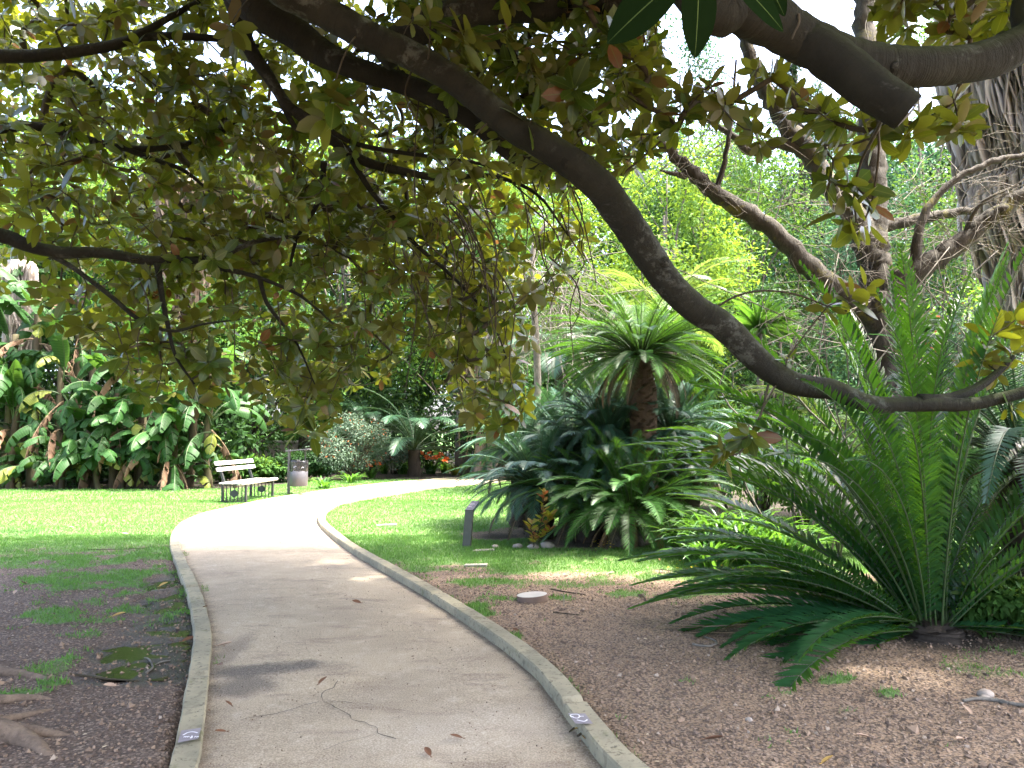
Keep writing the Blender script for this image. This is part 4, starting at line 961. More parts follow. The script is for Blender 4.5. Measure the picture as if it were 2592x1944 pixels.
for a in [(344, 1265, .16, 'fallen_y', 'curled yellow fallen leaf at the upper end of the puddle'), (240, 1342, .16, 'fallen_y', 'flat yellow fallen leaf on soil left of puddle'), (468, 1407, .16, 'fallen_p', 'pale brown leaf on the path edge by the left kerb', .1),
          (392, 1384, .15, 'fallen_b', 'dark brown leaf floating in the puddle beside the kerb'), (780, 1312, .13, 'fallen_b', 'brown leaf lying in the middle of the path'), (470, 1448, .12, 'fallen_b', 'dark curled leaf on the path near the dark stain'),
          (688, 1492, .13, 'fallen_b', 'curled brown leaf on the path just above the crack'), (1240, 1592, .12, 'fallen_y', 'orange brown leaf on path near the painted right kerb', .2), (1262, 1607, .10, 'fallen_y', 'second orange leaf lower on path near the right kerb'),
          (1520, 1608, .15, 'fallen_b', 'long rusty leaf on the bottom right soil', -.2), (1160, 1390, .11, 'fallen_b', 'brown leaf on the path under the right kerb'), (1122, 1372, .09, 'fallen_b', 'small brown leaf on the path by the middle of the right kerb'),
          (270, 1132, .14, 'fallen_y', 'yellow leaf on left lawn below the bench'), (160, 1146, .14, 'fallen_p', 'pale leaf on the sunny left lawn'), (65, 1130, .15, 'fallen_y', 'orange leaf near left edge of the sunny lawn'),
          (120, 1112, .14, 'fallen_p', 'pale pinkish leaf further back on the left lawn'), (278, 1160, .14, 'fallen_p', 'pale leaf at the shade edge of left lawn'), (30, 1290, .13, 'fallen_p', 'pinkish dry leaf on left soil at frame edge'), (95, 1297, .13, 'fallen_b', 'brown leaf on left soil among grass patches'),
          (1656, 1258, .16, 'fallen_y', 'orange leaf on patchy grass left of the right cycad'), (1618, 1262, .12, 'fallen_y', 'yellow leaf next to the orange one on patchy grass'), (1425, 1222, .12, 'fallen_b', 'reddish brown leaf on lawn below the young shrub'),
          (1312, 1245, .12, 'fallen_p', 'pale dry leaf on soil above the drain cap'), (2085, 1606, .13, 'fallen_p', 'pale curled leaf on the lower right soil'), (1885, 1604, .12, 'fallen_p', 'dry grey leaf on soil near the bottom edge right of centre'), (1775, 1660, .13, 'fallen_y', 'bright yellow leaf cut by the bottom frame edge'),
          (2100, 1556, .14, 'fallen_p', 'long pale leaf on right soil near frame edge'), (1835, 1560, .10, 'fallen_p', 'small pale leaf beside a grass tuft on right soil'), (1590, 1540, .10, 'fallen_p', 'whitish leaf scrap on soil right of marked kerb'), (1700, 1380, .10, 'fallen_p', 'pale leaf on the soil under the cycad fronds'),
          (500, 1540, .10, 'fallen_b', 'brown leaf at the left path edge beside the long crack'), (445, 1320, .10, 'fallen_b', 'brown leaf lodged on path against left kerb bend'), (490, 1597, .09, 'fallen_b', 'dark leaf scrap on path beside the marked left kerb'), (252, 1488, .11, 'fallen_p', 'tan leaf on dark soil left of kerb'), (60, 1268, .1, 'fallen_b', 'small brown leaf on upper left soil'),
          (1000, 1612, .1, 'fallen_b', 'dark leaf near bottom of path by its right half'), (930, 1652, .11, 'fallen_b', 'curled dark leaf on path at bottom frame edge')]:
    fallen(*a)
# ================================================================== PLANTS
def new_obj(name, me, parent, loc, rot=(0, 0, 0), sc=1.0):
    o = bpy.data.objects.new(name, me); COL.objects.link(o); o.parent = parent
    o.location = tuple(float(v) for v in loc); o.rotation_euler = tuple(float(v) for v in rot); o.scale = (sc,) * 3 if np.isscalar(sc) else sc
    return o
def frond_mesh(L, e0, e1, npairs, ll, lw, vang, sweep, pet=.1, power=1.3, mats=None, side=0.0, droop=0.0, rr=.011, gap=0.0, base=.35):
    """a feather leaf growing along +Y from the origin; returns a mesh"""
    n = 30; t = np.linspace(0, 1, n); el = R(e0) + (R(e1) - R(e0)) * t ** power
    ds = L / (n - 1); y = np.r_[0, np.cumsum(np.cos(el[:-1]) * ds)]; z = np.r_[0, np.cumsum(np.sin(el[:-1]) * ds)]; x = side * L * t ** 2
    C = np.c_[x, y, z]; T = nrm(np.gradient(C, axis=0)); N0 = nrm(np.cross([1, 0, 0], T)); B = nrm(np.cross(T, N0))
    mb = MB(); tt = pet + (1 - pet) * np.linspace(0, .995, npairs)
    for sgn in (-1, 1):
        tj = np.clip(tt + rng.normal(size=npairs) * .003, 0, 1)
        if gap: tj = tj[rng.random(npairs) > gap]
        m = len(tj); s = (tj - pet) / (1 - pet)
        prof = np.clip(base + (1 - base) * 3.0 * s, 0, 1) * np.clip((1.08 - s) * 3.2, .18, 1)
        f = lambda A_: np.c_[np.interp(tj, t, A_[:, 0]), np.interp(tj, t, A_[:, 1]), np.interp(tj, t, A_[:, 2])]
        p, tg, nn, bb = f(C), f(T), f(N0), f(B)
        sw = R(sweep) + R(30) * s ** 2 + rng.normal(size=m) * .05; va = R(vang) + rng.normal(size=m) * .08
        d = (bb * sgn) * (np.cos(sw) * np.cos(va))[:, None] + tg * np.sin(sw)[:, None] + nn * (np.sin(va) * np.cos(sw))[:, None]
        d[:, 2] -= droop
        mb.inst(LEAFLET, p, d, nn - bb * sgn * math.sin(R(vang)) + tg * .35, ll * prof * rng.uniform(.92, 1.06, m), lw)
    mb.mi = 1; mb.tube(C, np.linspace(rr, rr * .25, n), 5)
    mb.local = True; o = mb.build('frond', mats); me = o.data; bpy.data.objects.remove(o); return me
def cycad(label, base, crown, trunk_r, sets, group=None, name='cycad', trunk_mat='bark_dark', dead=0, dead_mesh=None, tilt=.06, trunk_top_r=None):
    """sets: list of (meshes, count, azimuth range or None, scale range)"""
    base = np.array(base, float); crown = np.array(crown, float)
    th = thing(name, label, 'cycad', base, group)
    mb = MB(); h = crown[2] - base[2]
    n = 26; q = smooth([base - (0, 0, .1), base + (crown - base) * .5 + (0, 0, 0), crown + (0, 0, .03)], n)
    r = np.interp(np.linspace(0, 1, n), [0, .15, .8, 1], [trunk_r * 1.2, trunk_r, trunk_top_r or trunk_r, trunk_r * .5])
    mb.tube(q, r, 16, True, .12)
    # old leaf bases cover the trunk like scales
    m = int(140 * max(h, .25) * trunk_r / .2); k_ = rng.random(m); az = rng.random(m) * 6.28
    c = np.c_[np.interp(k_, np.linspace(0, 1, n), q[:, 0]), np.interp(k_, np.linspace(0, 1, n), q[:, 1]), np.interp(k_, np.linspace(0, 1, n), q[:, 2])]; rad = np.interp(k_, np.linspace(0, 1, n), r)
    o = np.c_[np.cos(az), np.sin(az), np.zeros(m)]
    mb.inst(LENS, c + o * rad[:, None] * .9, o + np.array([0, 0, .9]), -o + np.array([0, 0, .3]), .10, .16)
    mb.build('trunk', M[trunk_mat], th)
    g = 2.39996; idx = 0; a0 = rng.random() * 6.28
    for meshes, cnt, azr, sc in sets:
        for i in range(cnt):
            az = (a0 + idx * g) if azr is None else R(azr[0] + (azr[1] - azr[0]) * ((i + .5) / cnt) + rng.normal() * 5)
            idx += 1
            me = meshes[rng.integers(len(meshes))]
            off = np.array([-math.sin(az), math.cos(az), 0]) * trunk_r * .5
            new_obj('frond', me, th, crown - base + off + (0, 0, rng.uniform(-.04, .04)), (rng.normal() * tilt, rng.normal() * tilt, az), rng.uniform(*sc))
    for i in range(dead):
        az = a0 + i * 2.39996 + .4
        off = np.array([-math.sin(az), math.cos(az), 0]) * trunk_r * .8
        new_obj('dry_frond', dead_mesh[rng.integers(len(dead_mesh))], th, crown - base + off + (0, 0, -.08), (rng.normal() * .1, rng.normal() * .1, az), rng.uniform(.75, 1.05))
    return th
CG = [M['cycas'], M['rachis']]; CB = [M['cycas_blue'], M['rachis']]
def cyset(mats, L, els, droop=.12, v=28):
    return [frond_mesh(L * rng.uniform(.92, 1.06), e, e1, 72, .17, .0080, v, 36, .07, 1.25, mats, rng.uniform(-.08, .08), droop) for e, e1 in els]
DRY = [frond_mesh(1.0, -20, -95, 44, .13, .012, 15, 30, .1, .8, [M['dryfrond'], M['rachis_dry']], s_, .35) for s_ in (-.1, .05, .12)]
OLD = [frond_mesh(1.0, -10, -92, 44, .13, .012, 15, 30, .1, .8, [M['darkdry'], M['rachis_dry']], s_, .35) for s_ in (-.1, .05, .12)]
up = cyset(CG, 1.15, [(78, 40), (70, 25), (62, 12)]); mid = cyset(CG, 1.25, [(48, -12), (40, -22), (34, -25), (28, -30)]); low = cyset(CG, 1.25, [(18, -45), (8, -50), (0, -60)])
tmid = cyset(CG, 1.42, [(50, -4), (42, -10), (34, -14), (27, -18), (20, -22)]); tlow = cyset(CG, 1.32, [(12, -30), (2, -40), (-6, -50)], .2)
tallc = P(1385, 765, 10.5)
cycad('tallest cycad, its umbrella crown of green fronds raised above the others on a brown trunk', (tallc[0] + .05, 10.5, 0), tallc, .2,
      [(up, 20, None, (.72, .9)), (tmid, 80, None, (.9, 1.04)), (tlow, 44, None, (.82, .98))], 'cycads in the middle clump', dead=14, dead_mesh=OLD + DRY[:1], trunk_top_r=.19, trunk_mat='bark_brown')
ga = P(1362, 1090, 10.2)
cycad('low bright green cycad in front of the tall one with straw fronds at its foot', (ga[0], 10.2, 0), ga + (0, 0, -.05), .26,
      [(up, 20, None, (.95, 1.15)), (mid, 40, None, (1., 1.15)), (low, 34, None, (.95, 1.08))], 'cycads in the middle clump', dead=16, dead_mesh=DRY + OLD, trunk_mat='bark_grey')
upb = cyset(CB, 1.15, [(75, 35), (66, 18)], .2, 24); midb = cyset(CB, 1.25, [(48, -15), (38, -25), (28, -35)], .25, 22); lowb = cyset(CB, 1.2, [(14, -50), (4, -60)], .3, 20)
for (px, py, D, lab, mats, sc) in [(1165, 1050, 10.9, 'bluish green cycad at the left end of the clump behind the sign', 0, .95), (1235, 975, 11.6, 'dusky cycad rising behind between the tall crown and the left low one', 0, 1.0),
                               (1480, 995, 11.4, 'blue tinted cycad behind the right side of the bright low one', 0, 1.0), (1130, 970, 12.2, 'farthest dark cycad at the back left of the clump above the path bend', 0, .95), (1270, 1080, 10.6, 'narrow dark cycad squeezed between the left bluish and the bright low one', 1, .85),
                               (1320, 985, 10.9, 'dark blue green cycad right against the trunk of the tall one', 0, .9),
                               (1310, 925, 11.1, 'highest of the dusky cycads, hiding the tall trunk from the left', 0, .85), (1450, 930, 11.0, 'dusky cycad hiding the tall trunk from the right', 0, .8)]:
    c = P(px, py, D)
    cycad(lab, (c[0], D, 0), c, .2, [((up if mats else upb), 20, None, (.95 * sc, 1.15 * sc)), ((mid if mats else midb), 36, None, (1.0 * sc, 1.15 * sc)), ((low if mats else lowb), 34, None, (.95 * sc, 1.05 * sc))], 'cycads in the middle clump', dead=6, dead_mesh=OLD)

# the big cycad at the right
EG = [M['enceph'], M['rachis']]
def enset(L, els, npairs=70, ll=.165, lw=.021, v=26, droop=.0):
    return [frond_mesh(L * rng.uniform(.93, 1.05), e, e1, npairs, ll, lw, v, 34, .05, 1.5, EG, rng.uniform(-.10, .10), droop, .0085, .04, .62) for e, e1 in els]
eup = enset(2.7, [(89, 68), (86, 54), (81, 38)]); emid = enset(2.45, [(70, 4), (62, -8), (54, -14)]); elo = enset(2.0, [(36, -8), (26, -18), (16, -22)]); evl = enset(1.7, [(8, -30), (2, -20), (-2, -24)])
e0 = P(2005, 1325, 5.7)
EC = cycad('large glossy cycad at the right whose long arching fronds reach over the bare soil', (e0[0], 5.7, 0), e0 + (0, 0, -.09), .22,
      [(eup, 22, None, (.92, 1.08)), (emid, 26, (30, 150), (.9, 1.15)), (emid, 15, (-80, 30), (.9, 1.12)), (emid, 9, (215, 300), (.85, 1.0)), (elo, 24, (40, 128), (.8, 1.15)), (elo, 11, (-85, 10), (.85, 1.05)), (evl, 16, (68, 118), (.75, 1.15)), (evl, 6, (230, 285), (.7, .95))],
      'cycads at the right edge', dead=0, tilt=.07, trunk_mat='bark_dark')
EDRY = [frond_mesh(1.9, 1, -2, 46, .12, .010, 10, 40, .35, 1, [M['darkdry'], M['rachis_dry']], s_, .1, .010, .55) for s_ in (-.06, .08, .14)]
for i, (az, z, s_) in enumerate([(82, .03, 1.05), (90, .05, 1.0), (97, .03, .95), (88, .09, .9), (76, .04, .85), (104, .05, .8)]):
    new_obj('dry_frond', EDRY[i % 3], EC, np.array([0, 0, z]) + (0, 0, .02), (.0, 0, R(az)), s_)
EB = [M['cycas_blue'], M['rachis']]
bset = [frond_mesh(1.65, e, e1, 66, .13, .014, 18, 25, .1, 1.2, EB, s_, .15) for e, e1, s_ in ((60, -30, .05), (45, -50, -.08), (30, -70, .06), (15, -80, 0), (75, 0, .1))]
e1 = P(2205, 990, 6.5)
cycad('bluish cycad with drooping fronds on a dark trunk at the right frame edge', (e1[0], 6.5, 0), e1, .17, [(bset, 85, None, (.8, 1.15))], 'cycads at the right edge', dead=4, dead_mesh=OLD)

def scatter_blob(mb, tm, c, rad, n, size, up=.3, shell=.55, flat=1.0, nz=None):
    d = randdir(n); r = (shell + (1 - shell) * rng.random(n)) if shell < 1 else np.ones(n)
    p = np.asarray(c) + d * r[:, None] * np.asarray(rad)
    y = nrm(d + randdir(n) * .9 + np.array([0, 0, -.25])); nn = nrm(d * 1.0 + randdir(n) * .5 + np.array([0, 0, up + .35]))
    s = size * rng.uniform(.65, 1.3, n); mb.inst(tm, p, y, nn, s, s * flat)
def bush(label, x, y, rx, ry, h, mat, n, leaf=.07, tm=SMALL, nclump=14, z0=.0, name='bush', cat='bush', group=None, stems=7, flat=1.0, clump=.42, bark='twig'):
    th = thing(name, label, cat, (x, y, 0), group); b = MB(); f = MB()
    for i in range(nclump):
        a = rng.random() * 6.28; q = rng.random() ** .5; hz = rng.uniform(.25, 1.0)
        k_ = math.sqrt(max(0, 1 - (hz - .35) ** 2 / .5)) if hz > .35 else 1
        c = np.array([x + math.cos(a) * q * rx * .75 * k_, y + math.sin(a) * q * ry * .75 * k_, z0 + h * (.12 + .75 * hz)])
        rr = np.array([rx, ry, h * .6]) * clump * rng.uniform(.65, 1.15)
        scatter_blob(f, tm, c, rr, n // nclump, leaf, shell=.35, flat=flat)
        if i < stems:
            b.tube(smooth([(x + rng.normal() * .1 * rx, y + rng.normal() * .1 * ry, -.05), (x * .5 + c[0] * .5, y * .5 + c[1] * .5, c[2] * .5), c], 8), np.linspace(.022 * h ** .5, .006, 8), 5)
    b.build('stems', M[bark], th); f.build('foliage', M[mat], th); return th

def strap_plant(label, x, y, n, L, mat='strap', w=.045, name='strap_leaf_plant', group=None, flowers=0, fmat='flower_o', cat='plant'):
    th = thing(name, label, cat, (x, y, 0), group); mb = MB()
    for i in range(n):
        az = rng.random() * 6.28; o = np.array([math.cos(az), math.sin(az), 0]); l = L * rng.uniform(.65, 1.15); e = R(rng.uniform(55, 85)); m = 8
        el = e - (e + R(rng.uniform(10, 60))) * np.linspace(0, 1, m) ** 1.6; ds = l / (m - 1)
        h = np.r_[0, np.cumsum(np.cos(el[:-1]) * ds)]; z = np.r_[0, np.cumsum(np.sin(el[:-1]) * ds)]
        b = np.array([x, y, 0]) + o * .04 + np.r_[rng.normal(size=2) * .09 * L, 0]
        c = b + o * h[:, None] + np.array([0, 0, 1]) * z[:, None]; s = np.cross(o, [0, 0, 1]); ww = w * np.sin(np.linspace(.5, math.pi, m))[:, None] * .5
        V = np.stack([c - s * ww + [0, 0, .006], c, c + s * ww + [0, 0, .006]], 1).reshape(-1, 3); k_ = np.arange(m - 1) * 3
        Q = np.vstack([np.stack([k_, k_ + 1, k_ + 4, k_ + 3], -1), np.stack([k_ + 1, k_ + 2, k_ + 5, k_ + 4], -1)])
        A = np.zeros((m * 3, 3)); A[:, 2] = rng.random(); A[0::3, 0] = -1; A[2::3, 0] = 1
        mb.add(V, Q, None, A)
    mb.build('leaves', M[mat], th)
    for i in range(flowers):
        c = np.array([x + rng.normal() * .22, y + rng.normal() * .16 - .1, L * rng.uniform(.65, 1.0)])
        s = MB(); s.tube(smooth([(x, y, .1), (c[0] * .7 + x * .3, c[1] * .7 + y * .3, c[2] * .6), c], 6), .010, 5)
        fl = s.build('flower_stalk', M['rachis'], th)
        f = MB(); d = randdir(46); d[:, 2] = np.abs(d[:, 2]) * .9 - .1; d = nrm(d)
        f.inst(LENS, c + d * .03, d, randdir(46), rng.uniform(.07, .12, 46), rng.uniform(.09, .13, 46)); f.build('flower_head', M[fmat], th)
    return th

# young red and yellow shrub by the stones
y0 = G(1150, 1192)
th = thing('young_shrub', 'young slender shrub with red and yellow leaves among pale stones on the lawn', 'shrub', y0)
mb = MB(); f = MB(); f2 = MB()
for q in ([(0, 0), (.05, .17), (.12, .40), (.14, .60), (.15, .76)], [(0, 0), (.04, .14), (.15, .22), (.22, .28)], [(0, 0), (.02, .16), (-.02, .3), (.0, .36)], [(.1, .3), (.2, .4), (.22, .48)]):
    q3 = smooth([y0 + np.array([a, rng.normal() * .02, b]) for a, b in q], 18); mb.tube(q3, np.linspace(.008, .004, 18), 6)
    for i in range(5, 18):
        for s_ in (-1, 1):
            az = rng.random() * 6.28; d = np.array([math.cos(az), math.sin(az), .45 + .4 * (i / 18)]); g_ = f if rng.random() < .62 else f2
            g_.inst(FICUS, [q3[i]], [d], [(rng.normal() * .3, -.4, 1)], [rng.uniform(.09, .14)], [rng.uniform(.07, .1)])
mb.build('stem', M['twig'], th); f.build('red_leaves', M['shrub_red'], th); f2.build('yellow_leaves', M['shrub_yel'], th)

# flower beds beyond the path
def gd(px, py): g = G(px, py); return g[0], g[1]
x, y = gd(930, 1024); strap_plant('orange clivia with the largest head of flowers at the far path edge', x, y, 46, .75, flowers=9, name='flowering_clivia', group='orange flowering plants', w=.07)
x, y = gd(800, 1034); strap_plant('small orange clivia nearer the silvery bush', x, y, 36, .6, flowers=3, name='flowering_clivia', group='orange flowering plants', w=.06)
x, y = gd(958, 1022); strap_plant('orange clivia with few flowers touching the yellow leaved clump', x, y, 30, .6, flowers=3, name='flowering_clivia', group='orange flowering plants', w=.06)
for px, py, n, L, m, lab in [(1000, 1016, 70, 1.0, 'strap', 'tall green strap leaved clump behind the orange flowers'), (1045, 1016, 70, 1.0, 'strap', 'green strap leaved clump at the ivy covered trunk'), (985, 1028, 50, .6, 'strap_y', 'yellowish strap leaved clump right of the orange flowers'), (870, 1026, 60, .75, 'strap', 'green strap leaved clump between two orange clivias'),
                        (830, 1024, 50, .7, 'strap', 'dark strap leaved clump behind the small clivia'), (760, 1046, 45, .5, 'strap', 'low strap plant in front of the silvery bush'), (900, 1012, 60, .9, 'strap', 'strap leaved clump in the back row left of the big clivia'), (1085, 1022, 50, .9, 'strap', 'strap leaved clump at the right end of the far bed'), (700, 1058, 40, .5, 'strap', 'small strap plant close behind the litter bin'), (955, 1008, 60, 1.0, 'strap', 'highest strap clump in the bed under the dark palm')]:
    x, y = gd(px, py); strap_plant(lab, x, y, n, L, m, group='strap leaved clumps beyond the path')
for i, (px, py, D, n, L, lab) in enumerate([(1500, 1190, 9.2, 90, .85, 'bright green strap plant right of the low cycad'), (1560, 1180, 8.9, 100, .95, 'largest bright strap plant left of the big cycad fronds'), (1620, 1190, 8.6, 90, .9, 'bright strap plant half hidden under the big cycad fronds'), (1540, 1215, 8.3, 60, .6, 'short strap plant at the edge of the lawn by yellow flowers'), (1690, 1200, 8.4, 70, .8, 'strap plant deep behind the big cycad fronds')]):
    c = P(px, py, D); strap_plant(lab, c[0], D, n, L, 'strap', .04, group='bright strap plants by the big cycad')
# small yellow flowers in the grass
mb = MB()
for _ in range(70):
    px, py = rng.uniform(1440, 1560), rng.uniform(1195, 1285)
    if rng.random() < .3: px, py = rng.uniform(1270, 1330), rng.uniform(1180, 1200)
    c = G(px, py); c[2] = rng.uniform(.03, .12); d = randdir(5); d[:, 2] = .4
    mb.inst(LENS, np.repeat(c[None], 5, 0), d, np.tile([0, 0, 1.0], (5, 1)), .022, .03)
tag(mb.build('yellow_flowers', M['flower_y']), 'tiny yellow flowers scattered in grass left of the big cycad', 'flowers', kind='stuff')

# silvery bush and the low greenery behind bench and bin
x, y = gd(745, 1044); bush('silvery small leaved bush behind the litter bin', x, y + .9, 1.7, 1.2, 2.1, 'leaf_silver', 11000, .075, LENS, 26, stems=12, clump=.34)
x, y = gd(840, 1030); bush('lower silvery bush at the right of the larger one', x, y + 1.4, 1.0, .9, 1.3, 'leaf_silver', 3600, .07, LENS, 14, clump=.36)
for i, (px, py, dy, rx, h, m, lf, lab) in enumerate([(560, 1046, .6, 1.0, .7, 'leaf_mid', .13, 'low green groundcover bush directly behind the white bench'), (640, 1046, .8, 1.1, .9, 'leaf_dark', .13, 'dark low bush between the bench and the litter bin'), (500, 1046, .4, .9, .8, 'leaf_mid', .14, 'low leafy bush left of the bench backrest'),
                               (600, 1000, 3, 1.5, 1.9, 'leaf_mid', .14, 'rounded green bush above the bench'), (690, 1010, 4, 1.3, 1.4, 'leaf_dark', .12, 'dark rounded bush behind the litter bin lid'), (560, 980, 5, 1.6, 2.6, 'leaf_dark', .14, 'tall dark bush beside the last banana plant')]):
    x, y = gd(px, py); bush(lab, x, y + dy, rx, rx * .8, h, m, 3600, lf, LENS, 14, group='green bushes behind the bench')

# ---------------- banana plants
def banana_leaf_mesh(L, W, e0, e1, torn, mats, side=0.0, hang=.15):
    n = 26; t = np.linspace(0, 1, n); pet = .22; el = R(e0) + (R(e1) - R(e0)) * np.clip((t - .08) / .92, 0, 1) ** 1.1
    ds = L / (n - 1); y = np.r_[0, np.cumsum(np.cos(el[:-1]) * ds)]; z = np.r_[0, np.cumsum(np.sin(el[:-1]) * ds)]; x = side * L * t ** 2
    C = np.c_[x, y, z]; T = nrm(np.gradient(C, axis=0)); N0 = nrm(np.cross([1, 0, 0], T)); B = nrm(np.cross(T, N0)); mb = MB(); r = rng.random()
    i0 = int(pet * n)
    for sgn in (-1, 1):
        i = i0
        while i < n - 1:
            k_ = min(n - 1 - i, int(rng.integers(1, 4)) if rng.random() < torn else int(rng.integers(3, 8)))
            al = R(rng.normal(12 + hang * 60, 8 + torn * 16)); sw = R(rng.normal(24, 4 + 8 * torn)); cut = 1 - torn * .5 * rng.random() ** 1.5
            sub = 3; ts = np.linspace(i, i + k_ * (.90 if torn > .3 else 1.0), k_ * sub + 1) / (n - 1)
            s = (ts - pet) / (1 - pet); wd = W * np.clip(np.sin(np.clip(s, 0.02, 1) ** .75 * math.pi) ** .6, .05, 1) * cut
            f = lambda A_: np.c_[np.interp(ts, t, A_[:, 0]), np.interp(ts, t, A_[:, 1]), np.interp(ts, t, A_[:, 2])]
            p, tg, nn, bb = f(C), f(T), f(N0), f(B) * sgn
            rows = []
            for u in (0, .35, .7, 1):
                a2 = al * (.3 + .9 * u)
                rows.append(p + (bb * (math.cos(a2) * math.cos(sw)) + tg * math.sin(sw) * .8 + nn * (-math.sin(a2) + .12 * (1 - u))) * (wd * u)[:, None] + np.array([0, 0, -hang * .25 * u * u * W]))
            V = np.stack(rows, 1); m = len(ts); a = np.arange(m - 1)[:, None] * 4; b = np.arange(3)[None]
            A = np.zeros((m, 4, 3)); A[:, :, 0] = np.array([0, .35, .7, 1])[None] * sgn; A[:, :, 1] = s[:, None]; A[:, :, 2] = r + rng.normal() * .05
            mb.add(V.reshape(-1, 3), np.stack([a + b, a + b + 1, a + b + 5, a + b + 4], -1).reshape(-1, 4), None, A.reshape(-1, 3)); i += k_
    mb.mi = 1; mb.tube(C, np.interp(t, [0, .2, 1], [.03, .016, .004]), 6)
    mb.local = True; o = mb.build('leaf', mats); me = o.data; bpy.data.objects.remove(o); return me
BG = [M['banana'], M['rachis']]; BY = [M['banana_y'], M['rachis']]; BD = [M['banana_d'], M['rachis_dry']]
b_up = [banana_leaf_mesh(2.0, .30, e, e1, tr, BG, s_) for e, e1, tr, s_ in ((82, 40, .2, .04), (75, 15, .5, -.05), (68, -5, .3, .06))]
b_arch = [banana_leaf_mesh(1.8, .31, e, e1, tr, BG, s_, .3) for e, e1, tr, s_ in ((62, -70, .75, .05), (50, -80, .5, -.05), (40, -85, .85, .1), (55, -60, .25, -.08))]
b_hang = [banana_leaf_mesh(1.6, .30, e, e1, tr, BG, s_, .45) for e, e1, tr, s_ in ((10, -90, .8, .03), (-5, -92, .6, -.06), (25, -92, .9, .06))]
b_small = [banana_leaf_mesh(.95, .2, e, e1, tr, BG, s_, .2) for e, e1, tr, s_ in ((60, -40, .1, .05), (45, -70, .2, -.05), (75, 10, .0, 0))]
b_yel = [banana_leaf_mesh(1.4, .28, e, e1, .7, BY, .05, .4) for e, e1 in ((30, -88), (45, -75))]
b_dead = [banana_leaf_mesh(1.7, .17, e, e1, .98, BD, s_, .9) for e, e1, s_ in ((-30, -92, .03), (0, -93, -.04))]
def banana(label, px, py, D, stems, nl, seed):
    c = P(px, py, D); x = c[0]; th = thing('banana_plant', label, 'banana plant', (x, D, 0), 'banana plants along the left bed')
    for k_ in range(7):
        az = rng.uniform(110, 250); new_obj('leaf', (b_small + b_small + b_yel[:1] + b_arch)[rng.integers(8)], th, (rng.normal() * .5, rng.uniform(-.6, .2), rng.uniform(.1, .9)), (rng.normal() * .15, rng.normal() * .15, R(az)), rng.uniform(.55, .9))
    for (dx, dy, h, r) in stems:
        h *= 1.18; mb = MB(); q = smooth([(x + dx, D + dy, -.1), (x + dx * 1.1 + rng.normal() * .05, D + dy, h * .5), (x + dx * 1.25 + rng.normal() * .1, D + dy, h)], 14)
        mb.tube(q, np.linspace(r * 1.15, r * .7, 14), 10, True, .08); mb.build('stem', M['banana_stem'], th)
        for k_ in range(nl):
            u = rng.random(); az = (rng.uniform(100, 260) if rng.random() < .72 else rng.uniform(0, 360))
            me = (b_up if u < .14 else b_arch if u < .46 else b_hang if u < .72 else b_yel if u < .79 else b_dead if u < .96 else b_small)
            nm = 'dry_leaf' if me is b_dead else 'leaf'
            zz = h * rng.uniform(.45, 1.0) if me in (b_hang, b_dead, b_yel) else h * rng.uniform(.7, 1.0); s_ = rng.uniform(.7, 1.05)
            if h < 1.2: me = b_small if u < .7 else b_arch; s_ *= .9; nm = 'leaf'
            s_ *= 1.22
            new_obj(nm, me[rng.integers(len(me))], th, (dx * 1.2, dy, zz), (rng.normal() * .12, rng.normal() * .12, R(az)), s_)
BAN = [(10, 20.6, [(0, 0, 3.6, .12), (.3, -.2, 2.0, .1)], 'front row banana plant just inside the left frame edge'),
       (70, 20.9, [(0, 0, 4.6, .13), (-.3, -.3, 1.6, .09)], 'tallest front row banana plant, near the left frame edge'),
       (130, 20.5, [(0, 0, 2.8, .11), (.25, -.3, .8, .07)], 'lower banana plant next on the right of the tallest front row one'),
       (190, 20.9, [(0, 0, 4.0, .12), (.3, -.2, 1.3, .09)], 'tall banana plant in the middle of the front row'),
       (245, 20.4, [(0, 0, 2.2, .1), (-.2, -.3, .7, .07), (.3, -.1, 1.4, .08)], 'short banana clump of three stems right of the bed middle'),
       (300, 20.8, [(0, 0, 3.4, .12), (.2, -.35, .9, .07)], 'front row banana plant fourth to the left from the white bench'),
       (355, 20.5, [(0, 0, 2.4, .1), (.25, -.2, 1.2, .08)], 'front row banana plant third to the left from the white bench'),
       (410, 20.7, [(0, 0, 3.0, .11), (-.25, -.3, 1.0, .08)], 'front row banana plant second to the left from the white bench'),
       (455, 20.5, [(0, 0, 2.0, .1)], 'single stemmed banana plant nearest the white bench backrest'),
       (40, 22.4, [(0, 0, 5.4, .13)], 'tallest banana plant in the back row at far left'), (160, 22.5, [(0, 0, 5.2, .13)], 'back row banana plant second from the left, crown among fig leaves'),
       (275, 22.6, [(0, 0, 4.8, .12)], 'back row banana plant third from the left behind the short clump'), (385, 22.4, [(0, 0, 4.2, .12)], 'back row banana plant nearest the bench and the brown thatched palm'), (-60, 20.8, [(0, 0, 3.8, .12), (.3, 0, 1.8, .1)], 'banana plant cut off by the left frame edge')]
for i, (px, D, st, lab) in enumerate(BAN): BT = banana(lab, px, 1000, D, st, 13 if D < 22 else 11, i)

mb = MB()
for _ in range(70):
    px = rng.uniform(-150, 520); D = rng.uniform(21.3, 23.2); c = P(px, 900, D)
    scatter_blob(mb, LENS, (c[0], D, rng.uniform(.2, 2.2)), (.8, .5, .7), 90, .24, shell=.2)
tag(mb.build('undergrowth', M['leaf_dark']), 'dark undergrowth filling the shade between the banana stems', 'undergrowth', kind='stuff')
